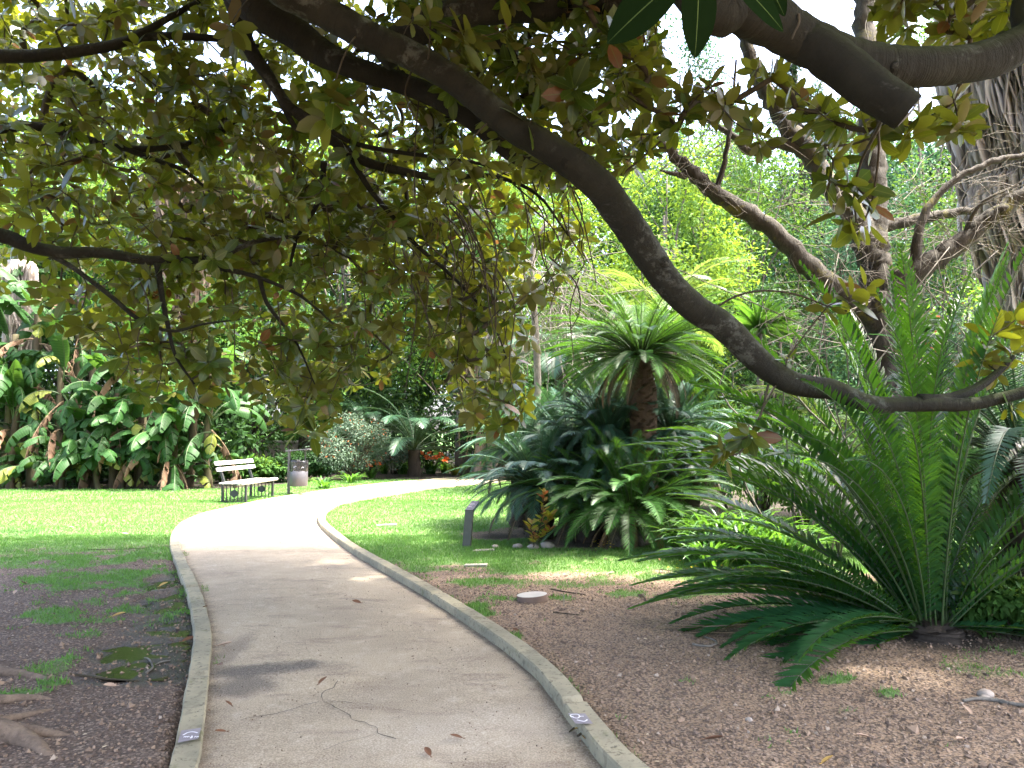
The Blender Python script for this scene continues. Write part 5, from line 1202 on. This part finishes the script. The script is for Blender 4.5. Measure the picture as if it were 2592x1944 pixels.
# ---------------- trees, palms, walls behind
def tree(label, x, y, h, cr, z0, mat, bark, nleaf, leaf, seed, nclump=60, name='tree', tr=.22, tm=SMALL, group='trees beyond the garden', cat='tree', squash=1.0, gap=.28, lean=(0, 0), crsize=.30, flat=1.0, parts=True):
    r = np.random.default_rng(seed); th = thing(name, label, cat, (x, y, 0), group)
    top = np.array([x + lean[0], y + lean[1], h * .8]); mb = MB()
    q = smooth([(x, y, -.2), (x + lean[0] * .3 + r.normal() * .2, y + lean[1] * .3, h * .3), top], 20)
    mb.tube(q, np.interp(np.linspace(0, 1, 20), [0, .08, .6, 1], [tr * 1.4, tr, tr * .6, tr * .2]), 10, True, .08)
    f = MB(); cz = (z0 + h) / 2; hz = (h - z0) / 2; br = MB()
    for i in range(nclump):
        d = nrm(r.normal(size=3)); rad = r.uniform(.35, 1.0) ** .6
        c = np.array([x + lean[0], y + lean[1], cz]) + d * rad * np.array([cr, cr, hz]) * (1 - .0)
        if vnoise(c[0] * 3 + c[1], c[2] * 3, .5, seed) < gap: continue
        rr = np.array([cr, cr, hz * .8]) * crsize * r.uniform(.6, 1.3); rr = np.minimum(rr, 2.4)
        scatter_blob(f, tm, c, rr, int(nleaf / nclump * r.uniform(.6, 1.4)), leaf, shell=.25, flat=flat)
        if i % 3 == 0:
            s = q[int(np.clip((c[2] / h) * 17 - 3, 4, 18))]
            br.tube(smooth([s, (s + c) / 2 + r.normal(size=3) * .3 + (0, 0, .3), c], 8), np.linspace(tr * .3, .02, 8), 5)
    mb.build('trunk', M[bark], th); br.build('branches', M[bark], th); f.build('crown', M[mat], th); return th
def tpx(label, px, D, pytop, cr, z0, *a, **k):
    c = P(px, 900, D); h = P(px, pytop, D)[2]; return tree(label, c[0], D, h, cr, z0, *a, **k)
# light trees in the middle
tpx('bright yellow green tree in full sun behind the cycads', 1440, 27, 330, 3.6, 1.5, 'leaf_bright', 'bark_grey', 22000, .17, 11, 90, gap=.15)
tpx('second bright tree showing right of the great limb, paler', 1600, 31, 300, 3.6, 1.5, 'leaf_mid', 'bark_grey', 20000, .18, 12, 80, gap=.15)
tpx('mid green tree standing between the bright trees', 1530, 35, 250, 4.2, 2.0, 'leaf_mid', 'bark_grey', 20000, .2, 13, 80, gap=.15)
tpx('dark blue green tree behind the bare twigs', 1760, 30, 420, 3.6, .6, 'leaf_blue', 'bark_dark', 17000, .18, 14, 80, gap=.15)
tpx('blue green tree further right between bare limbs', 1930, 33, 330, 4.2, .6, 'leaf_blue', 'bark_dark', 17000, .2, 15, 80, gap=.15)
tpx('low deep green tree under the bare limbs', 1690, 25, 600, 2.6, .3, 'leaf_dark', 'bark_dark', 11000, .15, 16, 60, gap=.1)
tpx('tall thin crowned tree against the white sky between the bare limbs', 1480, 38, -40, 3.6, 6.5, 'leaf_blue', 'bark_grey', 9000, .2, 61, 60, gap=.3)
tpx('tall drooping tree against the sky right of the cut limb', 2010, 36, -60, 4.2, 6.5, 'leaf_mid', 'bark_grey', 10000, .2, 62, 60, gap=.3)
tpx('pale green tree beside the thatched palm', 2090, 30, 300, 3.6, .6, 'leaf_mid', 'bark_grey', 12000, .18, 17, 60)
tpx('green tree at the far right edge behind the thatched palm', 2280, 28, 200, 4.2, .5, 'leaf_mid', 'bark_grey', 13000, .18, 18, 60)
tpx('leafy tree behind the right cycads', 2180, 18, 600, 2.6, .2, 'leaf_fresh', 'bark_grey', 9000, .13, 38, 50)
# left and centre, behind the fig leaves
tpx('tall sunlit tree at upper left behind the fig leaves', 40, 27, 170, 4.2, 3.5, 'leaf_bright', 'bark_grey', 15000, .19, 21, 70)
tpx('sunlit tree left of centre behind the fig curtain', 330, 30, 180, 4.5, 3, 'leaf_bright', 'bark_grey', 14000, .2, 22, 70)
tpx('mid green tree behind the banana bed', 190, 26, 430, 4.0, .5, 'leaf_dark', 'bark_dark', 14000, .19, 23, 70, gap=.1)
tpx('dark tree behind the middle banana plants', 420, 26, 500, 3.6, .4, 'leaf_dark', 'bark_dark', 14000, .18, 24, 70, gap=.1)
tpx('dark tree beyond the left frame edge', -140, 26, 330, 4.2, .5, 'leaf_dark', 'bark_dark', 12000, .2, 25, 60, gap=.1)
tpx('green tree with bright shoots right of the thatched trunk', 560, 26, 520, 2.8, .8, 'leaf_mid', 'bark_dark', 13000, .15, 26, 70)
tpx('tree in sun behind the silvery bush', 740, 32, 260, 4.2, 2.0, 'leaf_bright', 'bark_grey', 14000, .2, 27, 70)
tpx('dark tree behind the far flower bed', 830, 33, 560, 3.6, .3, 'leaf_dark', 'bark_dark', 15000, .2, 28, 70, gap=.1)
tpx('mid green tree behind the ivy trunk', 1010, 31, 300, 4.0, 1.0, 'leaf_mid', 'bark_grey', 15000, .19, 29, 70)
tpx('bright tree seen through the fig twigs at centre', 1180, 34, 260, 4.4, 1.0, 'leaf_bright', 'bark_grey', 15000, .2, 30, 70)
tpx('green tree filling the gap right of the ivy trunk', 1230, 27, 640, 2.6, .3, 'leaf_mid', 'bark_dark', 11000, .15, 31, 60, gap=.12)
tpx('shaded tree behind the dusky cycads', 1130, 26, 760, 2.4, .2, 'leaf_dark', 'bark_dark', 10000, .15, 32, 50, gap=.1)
for i, (px, D, top, m) in enumerate([(-260, 40, 230, 'leaf_dark'), (60, 44, 260, 'leaf_mid'), (380, 46, 280, 'leaf_dark'), (640, 44, 250, 'leaf_mid'), (900, 47, 240, 'leaf_dark'), (1180, 46, 300, 'leaf_mid'), (1400, 48, 340, 'leaf_dark'), (1640, 46, 300, 'leaf_blue'), (1880, 46, 270, 'leaf_blue'), (2120, 44, 250, 'leaf_dark'), (2400, 42, 200, 'leaf_mid')]):
    tpx('tall %s tree in the far row, %s' % (['dark', 'mid green', 'dark', 'mid green', 'dark', 'mid green', 'dark', 'bluish', 'mid green', 'dark', 'mid green'][i], ['beyond the left frame edge', 'behind the first banana plants', 'behind the last banana plants', 'above the litter bin', 'above the silvery bush', 'above the ivy trunk', 'behind the bright tree', 'behind the blue green trees', 'left of the bare tree', 'right of the bare tree', 'beyond the right frame edge'][i]),
        px, D, top, 6.8, 0, m, 'bark_dark', 22000, .38, 50 + i, 110, gap=.0, group='far row of trees')

# sparse conifer against the sky
c = P(1730, 500, 36); th = thing('conifer', 'thin conifer with dark whorled tufts against the white sky', 'tree', (c[0], 36, 0), 'trees beyond the garden')
mb = MB(); H = 21.0; mb.tube(smooth([(c[0], 36, -.2), (c[0] + .3, 36, 10), (c[0] - .2, 36, H)], 20), np.linspace(.35, .08, 20), 8); mb.build('trunk', M['bark_dark'], th)
f = MB(); b = MB()
for i in range(60):
    z = 9 + 12 * (i / 60); az = rng.random() * 6.28; L = 4.6 * (1 - (z - 9) / 15) * rng.uniform(.6, 1.1); e = np.array([c[0] + math.cos(az) * L, 36 + math.sin(az) * L, z + .8 + .2 * L])
    q = smooth([(c[0], 36, z), (c[0] + math.cos(az) * L * .6, 36 + math.sin(az) * L * .6, z - .1), e], 8); b.tube(q, np.linspace(.07, .02, 8), 5)
    for p in q[3:]: scatter_blob(f, LENS, p, (.45, .45, .35), 70, .22, shell=.1, flat=.3)
b.build('branches', M['bark_dark'], th); f.build('foliage', M['leaf_dark'], th)

# ---------------- bare rough barked tree with V limbs
bt = P(2235, 700, 9.2); bare = thing('bare_tree', 'rough barked leafless tree forking into mossy limbs beside the thatched palm', 'tree', (bt[0] - .8, 9.2, 0))
def blimb(pts, rad, n=40, name='limb', sides=12):
    mb = MB(); q = smooth(pts, n); q += (rng.random(q.shape) - .5) * rad[0] * .25; rad = [r_ * .84 for r_ in rad]
    mb.tube(q, np.interp(np.linspace(0, 1, n), np.linspace(0, 1, len(rad)), rad), sides, True, .10); mb.build(name, M['bark_rough'], bare); return q
c_ = P(1900, 700, 9.2)
blimb([(c_[0] + .05, 9.2, -.2), (c_[0] + .05, 9.2, .9), P(1905, 760, 9.2), P(1895, 640, 9.2), P(1888, 560, 9.2)], [.36, .30, .26, .23, .2], name='trunk', sides=16)
QL = [blimb([P(1900, 690, 9.2), P(1830, 640, 9.15), P(1740, 570, 9.1), P(1660, 490, 9.05), P(1560, 425, 9.0), P(1500, 380, 9.0), P(1455, 335, 9.0), P(1410, 290, 9.0), P(1385, 220, 9.0), P(1360, 130, 9.1), P(1330, 60, 9.2)], [.20, .17, .15, .13, .12, .105, .08, .06, .05, .04, .02], 60),
      blimb([P(1888, 570, 9.2), P(1850, 470, 9.25), P(1790, 400, 9.3), P(1745, 330, 9.35), P(1690, 260, 9.4), P(1650, 190, 9.45), P(1615, 110, 9.5), P(1590, 20, 9.6)], [.2, .18, .165, .15, .13, .12, .1, .06], 50),
      blimb([P(1895, 600, 9.2), P(1888, 480, 9.3), P(1885, 340, 9.4), P(1880, 200, 9.5), P(1870, 90, 9.6), P(1865, -40, 9.7)], [.2, .2, .19, .18, .17, .15], 50),
      blimb([P(1905, 660, 9.2), P(1960, 600, 9.1), P(2050, 540, 9.0), P(2130, 480, 8.9), P(2212, 420, 8.8), P(2300, 350, 8.7)], [.19, .17, .15, .125, .11, .09], 44),
      blimb([P(1950, 610, 9.1), P(1975, 560, 9.05), P(1985, 500, 9.0), P(2010, 440, 9.0), P(2070, 385, 8.95), P(2140, 350, 8.9), P(2212, 335, 8.9), P(2290, 320, 8.8)], [.09, .075, .065, .055, .05, .045, .04, .03], 44),
      blimb([P(1880, 500, 9.3), P(1950, 480, 9.35), P(2040, 462, 9.4), P(2110, 455, 9.4)], [.1, .085, .07, .05], 24),
      blimb([P(1740, 330, 9.35), P(1680, 310, 9.4), P(1620, 325, 9.4), P(1580, 290, 9.4), P(1510, 250, 9.5)], [.09, .08, .075, .05, .03], 24),
      blimb([P(1545, 415, 9.0), P(1560, 370, 8.95), P(1572, 310, 8.9), P(1580, 250, 8.9), P(1590, 130, 8.9)], [.05, .042, .035, .028, .015], 24),
      blimb([P(1480, 380, 9.0), P(1455, 375, 8.9), P(1425, 368, 8.85)], [.05, .03, .015], 10),
      blimb([P(2080, 510, 8.95), P(2110, 450, 8.8), P(2150, 420, 8.7), P(2200, 400, 8.7)], [.03, .025, .02, .01], 20)]
def wander(mb, p, d, L, r, dep, grav=-.1):
    n = 7; pts = [p]; dd = nrm(d)
    for _ in range(n - 1):
        dd = nrm(dd + rng.normal(size=3) * .16 + np.array([0, 0, grav * .6])); pts.append(pts[-1] + dd * L / (n - 1))
    pts = np.array(pts); mb.tube(pts, np.linspace(r, r * .45, n), 4, False)
    if dep > 0:
        for _ in range(rng.integers(2, 5)):
            i = rng.integers(1, n); wander(mb, pts[i], nrm(dd + rng.normal(size=3) * .9), L * rng.uniform(.4, .8), r * .6, dep - 1, grav)
mb = MB()
for q in QL:
    for _ in range(6):
        i = rng.integers(len(q) // 4, len(q)); wander(mb, q[i], randdir(1)[0] + np.array([0, -.1, .4]), rng.uniform(.4, 1.1), .007, 2, -.08)
mb.build('twigs', M['drytwig'], bare)
# dry creepers and dead twigs around it
tw = thing('dead_shrub', 'tangle of dry grey creepers and dead twigs around the bare tree', 'dead shrub', (P(1960, 800, 8.6)[0], 8.6, 0)); mb = MB()
for _ in range(80):
    px, py = rng.uniform(1640, 2080), rng.uniform(330, 800); p = P(px, py, rng.uniform(8.7, 10.2)); wander(mb, p, np.array([rng.normal(), .2 * rng.normal(), rng.uniform(-1, .9)]), rng.uniform(.5, 1.3), .0055, 2, rng.uniform(-.2, .12))
for _ in range(26):
    px = rng.uniform(1700, 2080); b = P(px, 900, rng.uniform(8.4, 9.6)); b[2] = 0
    mb.tube(smooth([b, b + np.array([rng.normal() * .3, 0, 1.2]), b + np.array([rng.normal() * .6, 0, 2.2]), b + np.array([rng.normal() * .8, 0, rng.uniform(2.6, 3.8)])], 14), np.linspace(.014, .006, 14), 5)
mb.build('dry_twigs', M['drytwig'], tw)
d2_ = thing('dead_shrub', 'pale tangle of dead hanging branches left of the tall cycad crown', 'dead shrub', (P(1170, 800, 15)[0], 15, 0)); mb = MB()
for _ in range(60):
    p = P(rng.uniform(1080, 1260), rng.uniform(520, 700), rng.uniform(14, 16)); wander(mb, p, np.array([rng.uniform(-.6, 1), 0, rng.uniform(-1, .3)]), rng.uniform(.8, 1.6), .012, 2, -.18)
b = P(1140, 900, 15); b[2] = -.1; mb.tube(smooth([b, b + (.2, 0, 2.5), P(1150, 560, 15), P(1180, 480, 15)], 24), np.linspace(.09, .04, 24), 8)
mb.build('dry_twigs', M['drytwig'], d2_)

# ---------------- thatched palms
def thatch(label, x, y, zb, zt, r0, r1, n, mat, tr=.28, L=(.5, 1.2), w=.03, crown=True, fr=14, group='palms with skirts of dead leaves', lowtrunk=None):
    th = thing('palm_tree', label, 'palm', (x, y, 0), group); mb = MB()
    mb.tube([(x, y, zb - .3), (x, y, zb + .4), (x, y, zt)], [r0 * .5, r0 * .93, r1 * .93], 32, True, .03); mb.build('thatch_core', M[mat], th); mb = MB()
    mb.tube(smooth([(x, y, -.2), (x + .05, y, zt * .5), (x, y, zt + .4)], 20), np.linspace(tr * 1.1, tr * .8, 20), 14, True, .06); mb.build('trunk', M['bark_grey'], th)
    f = MB(); k_ = rng.random(n); az = rng.random(n) * 6.28; z = zb + (zt - zb) * k_; rr = (r0 + (r1 - r0) * k_ ** .8) * (1 + .16 * (vnoise(az * 2.2, z * 1.3, 1.0, 5) - .5) * 2)
    layer = rng.uniform(.93, 1.0, n); o = np.c_[np.cos(az), np.sin(az), np.zeros(n)]
    p = np.c_[x + o[:, 0] * rr * layer, y + o[:, 1] * rr * layer, z]; d = np.c_[o[:, :2] * rng.uniform(-.2, .12, n)[:, None] + rng.normal(size=(n, 2)) * .10, -np.ones(n)]
    l = rng.uniform(*L, n); l = np.minimum(l, z - .3)
    clr = np.clip(vnoise(az * 5, z * 2.2, 1, 9) * .35 + rng.random(n) * .8 - .1, 0, .99)
    f.inst(STRAP, p, d, o + rng.normal(size=(n, 3)) * .3, l, w * rng.uniform(.5, 1.5, n), clr); f.build('skirt', M[mat], th)
    if crown:
        me = [frond_mesh(2.6, e, e1, 60, .75, .04, 8, 45, .35, 1.1, [M['leaf_mid'], M['rachis']], .03, .35) for e, e1 in ((70, 0), (40, -50), (10, -80))]
        for i in range(fr): new_obj('frond', me[i % 3], th, (0, 0, zt + .4), (0, 0, i * 2.4), rng.uniform(.85, 1.1))
    return th
c = P(2290, 300, 12.5); thatch('palm with a great grey skirt of shaggy dead leaves at the right edge', c[0], 12.5, 3.2, 11.5, .75, 1.9, 30000, 'thatch', .3, (.5, 1.4), .013, True, 6)
c = P(400, 600, 23.5); thatch('palm with a brown thatched skirt behind the banana plants', c[0], 23.5, 4.4, 9.5, .45, .75, 2600, 'thatch_b', .22, (.5, 1.2), .05)
c = P(45, 600, 22.0); thatch('thin palm trunk with grey hanging dead leaves at far left', c[0], 22.0, 4.6, 6.6, .25, .4, 500, 'thatch', .16, (.7, 1.3), .05)
c = P(1000, 500, 27.0); thatch('tall palm with shaggy trunk behind the fig twigs at centre', c[0], 27, 3.5, 10.5, .42, .6, 2600, 'thatch_b', .25, (.4, 1.0), .04)
c = P(560, 300, 29.0); thatch('distant thatched palm high behind the fig curtain', c[0], 29, 5.5, 12.5, .5, .7, 2200, 'thatch_b', .25, (.5, 1.1), .05)

# dark feather palm behind the flowers, and pale hanging palm in the middle
def feather_palm(label, x, y, zc, L, n, mats, tr=.2, els=((70, -10), (50, -30), (30, -45), (12, -40)), ll=.42, lw=.028):
    th = thing('palm_tree', label, 'palm', (x, y, 0), 'feather palms'); mb = MB(); mb.tube(smooth([(x, y, -.2), (x, y, zc * .5), (x, y, zc)], 12), np.linspace(tr * 1.2, tr, 12), 12, True, .12); mb.build('trunk', M['bark_dark'], th)
    me = [frond_mesh(L * rng.uniform(.9, 1.1), e, e1, 56, ll, lw, 14, 35, .12, 1.3, mats, rng.uniform(-.1, .1), .25, .02) for e, e1 in els]
    for i in range(n): new_obj('frond', me[i % len(me)], th, (0, 0, zc), (rng.normal() * .08, rng.normal() * .08, i * 2.39996 + .5), rng.uniform(.85, 1.1))
    return th
M['palm_dark'] = leaf_mat('dark_palm_leaflet', (.03, .085, .035), None, (.06, .13, .03), .2, .35, .4)
M['palm_pale'] = leaf_mat('pale_palm_leaflet', (.10, .18, .05), None, (.22, .32, .05), .35, .4, .4)
c = P(895, 985, 25.5); feather_palm('dark feather palm spreading behind the orange flowers', c[0], 25.5, c[2] + .2, 3.0, 30, [M['palm_dark'], M['rachis']])
c = P(790, 960, 28); feather_palm('second dark feather palm deeper in the shade left of the first', c[0], 28, c[2] + .4, 2.8, 24, [M['palm_dark'], M['rachis']])
c = P(1440, 700, 20); feather_palm('pale feather palm drooping behind the tall cycad crown', c[0], 20, c[2], 2.6, 28, [M['palm_pale'], M['rachis']], .16)
c = P(1210, 800, 19); feather_palm('soft feather palm in shade left of the tall cycad', c[0], 19, c[2], 2.2, 24, [M['palm_dark'], M['rachis']], .13, ((60, -60), (40, -75), (70, -30)))
c = P(1800, 930, 12.5); feather_palm('yellow green feather palm behind the big right cycad', c[0], 12.5, c[2] - .3, 1.9, 26, [M['palm_pale'], M['rachis']], .14)

# ivy clad trunk at the end of the path
iv = P(1075, 900, 24.5); th = thing('ivy_trunk', 'old trunk with hanging brown roots and ivy at the end of the path', 'tree', (iv[0], 24.5, 0)); mb = MB()
for dx, r, h in ((0, .42, 7.5), (.55, .22, 6.5), (-.5, .2, 6), (.95, .16, 5)):
    mb.tube(smooth([(iv[0] + dx * 1.2, 24.5, -.2), (iv[0] + dx, 24.4, h * .4), (iv[0] + dx * .6, 24.5, h)], 20), np.linspace(r, r * .6, 20), 12, True, .15)
mb.build('trunk', M['bark_grey'], th); f = MB()
for _ in range(60):
    z = rng.uniform(.2, 4.0); scatter_blob(f, LENS, (iv[0] + .6 + rng.normal() * .25, 24.1 + rng.normal() * .1, z), (.3, .3, .4), 26, .12, flat=1.7)
f.build('ivy', M['ivy'], th); f = MB(); scatter_blob(f, LENS, (iv[0], 24.5, 8), (2.4, 2.4, 1.8), 4200, .2, shell=.2); f.build('crown', M['leaf_mid'], th); f = MB()
for _ in range(90):
    x = iv[0] + rng.normal() * .55; z = rng.uniform(2.2, 5); f.tube(smooth([(x, 24.0, z), (x + rng.normal() * .1, 23.95, z - .8), (x + rng.normal() * .15, 23.95, z - rng.uniform(1, 2))], 6), .014, 4)
f.build('hanging_roots', M['banana_stem'], th)
# dark trunk and low wall seen behind the bin
c = P(655, 900, 27); th = thing('tree', 'dark leaning trunk with a low crown behind the litter bin', 'tree', (c[0], 27, 0), 'trees beyond the garden'); mb = MB(); mb.tube(smooth([(c[0], 27, -.2), (c[0] + .1, 27, .8), (c[0] + .15, 27, 2), (c[0], 27, 4.6)], 16), np.interp(np.linspace(0, 1, 16), [0, .2, 1], [.5, .3, .2]), 12, True, .1)
mb.build('trunk', M['bark_dark'], th); f = MB(); scatter_blob(f, LENS, (c[0], 27, 4.8), (2.2, 2.2, 1.8), 4200, .17, shell=.2); f.build('crown', M['leaf_dark'], th)
mb = MB(); x0, x1 = P(520, 900, 31)[0], P(860, 900, 31)[0]; mb.box(((x0 + x1) / 2, 31, .5), ((x1 - x0) / 2, .2, .6)); wall = tag(mb.build('low_wall', M['wallstone'], flat=True), 'low pale wall in the shade far behind the litter bin', 'wall')
mb = MB(); mb.box(((x0 + x1) / 2, 31, 1.14), ((x1 - x0) / 2 + .03, .25, .04)); mb.build('coping', M['disc_top'], wall, flat=True)

# yuccas and bushes at the right
def yucca(label, px, py, D, n, L, mat='strap'):
    c = P(px, py, D); th = thing('yucca', label, 'yucca', (c[0], D, 0), 'yuccas behind the great limb'); mb = MB(); mb.tube([(c[0], D, -.1), (c[0], D, c[2] / 2), c], [.09, .07, .06], 8); mb.build('stem', M['bark_grey'], th)
    d = randdir(n); d[:, 2] = np.abs(d[:, 2]) * .9 - .15; f = MB(); f.inst(STRAP, np.repeat(c[None], n, 0), d, np.tile([0, 0, 1.0], (n, 1)) + randdir(n) * .2, L * rng.uniform(.7, 1.1, n), .06); f.build('leaves', M[mat], th)
yucca('spiky yucca with green sword leaves left of the great limb bend', 1885, 705 + 20, 13.5, 130, .85)
yucca('second spiky yucca beside the bare tree foot', 1960, 735, 12.8, 110, .75)
yucca('lower yucca half hidden by the great limb', 1640, 720, 14.5, 100, .8)
for px, py, D, rx, h, m, lf, lab in [(1640, 900, 13, 1.0, 2.3, 'leaf_fresh', .09, 'fresh light green bush right of the tall cycad trunk'), (1730, 930, 11.5, .8, 1.7, 'leaf_fresh', .08, 'small light green bush under the great limb'), (1560, 900, 15, 1.3, 2.0, 'leaf_mid', .1, 'green bush behind the tall cycad'), (1900, 900, 10.5, 1.2, 2.3, 'leaf_mid', .1, 'mixed green bush at the foot of the bare tree'),
                                  (2080, 800, 11, 1.1, 3.4, 'leaf_silver', .1, 'pale leaved creeper bush left of the thatched palm'), (2150, 1100, 8.0, .8, 1.6, 'leaf_dark', .09, 'dark bush between the two right cycads'), (1420, 900, 18, 1.6, 2.2, 'leaf_dark', .12, 'dark bush deep behind the middle clump'), (2200, 1420, 5.6, .45, .45, 'leaf_mid', .07, 'low leafy plant at right edge by the blue cycad foot'), (2260, 900, 9, 1.2, 2.6, 'leaf_mid', .1, 'green bush at the right frame edge under the thatched palm'), (1320, 900, 22, 1.8, 3.2, 'leaf_mid', .13, 'broad bush behind the cycad clump where the path ends')]:
    c = P(px, py, D); bush(lab, c[0], D, rx, rx * .8, h, m, 4200, lf, LENS, 16, group='bushes among the cycads')
# undergrowth that closes the view under the trees
mb = MB()
for _ in range(240):
    px = rng.uniform(-250, 2450); D = rng.uniform(27.5, 38); c = P(px, 900, D)
    if 560 < px < 760 and D < 33: continue
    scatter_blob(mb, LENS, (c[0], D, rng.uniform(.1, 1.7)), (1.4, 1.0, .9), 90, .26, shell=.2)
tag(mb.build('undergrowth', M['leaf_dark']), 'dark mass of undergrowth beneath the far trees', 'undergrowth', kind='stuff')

# ================================================================== CAMERA, LIGHT, SKY
cam = bpy.data.cameras.new('camera'); co = bpy.data.objects.new('camera', cam); COL.objects.link(co)
co.location = (0, 0, CAMH); co.rotation_euler = (math.pi / 2 + PITCH, 0, 0)
cam.sensor_fit = 'HORIZONTAL'; cam.sensor_width = 36; cam.lens = 36 * FPX / 2592; cam.clip_start = .05; cam.clip_end = 2000
scene.camera = co
elev = math.asin(SUNDIR[2]); azi = math.atan2(SUNDIR[0], SUNDIR[1])
sl = bpy.data.lights.new('sun', 'SUN'); sl.energy = 2.1; sl.angle = R(3); sl.color = (1, .95, .86)
so = bpy.data.objects.new('sun', sl); COL.objects.link(so)
from mathutils import Vector
so.rotation_euler = Vector(tuple(SUNDIR)).to_track_quat('Z', 'Y').to_euler()
w = bpy.data.worlds.new('World'); scene.world = w; w.use_nodes = True; nt = w.node_tree
bgn = nt.nodes['Background']; sk = nt.nodes.new('ShaderNodeTexSky'); sk.sky_type = 'NISHITA'; sk.sun_disc = False
sk.sun_elevation = elev; sk.sun_rotation = azi; sk.air_density = .6; sk.dust_density = 5; sk.ozone_density = .3
nt.links.new(sk.outputs[0], bgn.inputs[0]); bgn.inputs[1].default_value = .15
scene.view_settings.view_transform = 'Standard'; scene.view_settings.look = 'None'; scene.view_settings.gamma = 1
scene.view_settings.exposure = 3.8
scene.render.engine = 'CYCLES'
cy = scene.cycles; cy.max_bounces = 7; cy.diffuse_bounces = 3; cy.glossy_bounces = 2; cy.transmission_bounces = 4; cy.transparent_max_bounces = 4
cy.caustics_reflective = False; cy.caustics_refractive = False; cy.use_denoising = True; cy.sample_clamp_indirect = 6
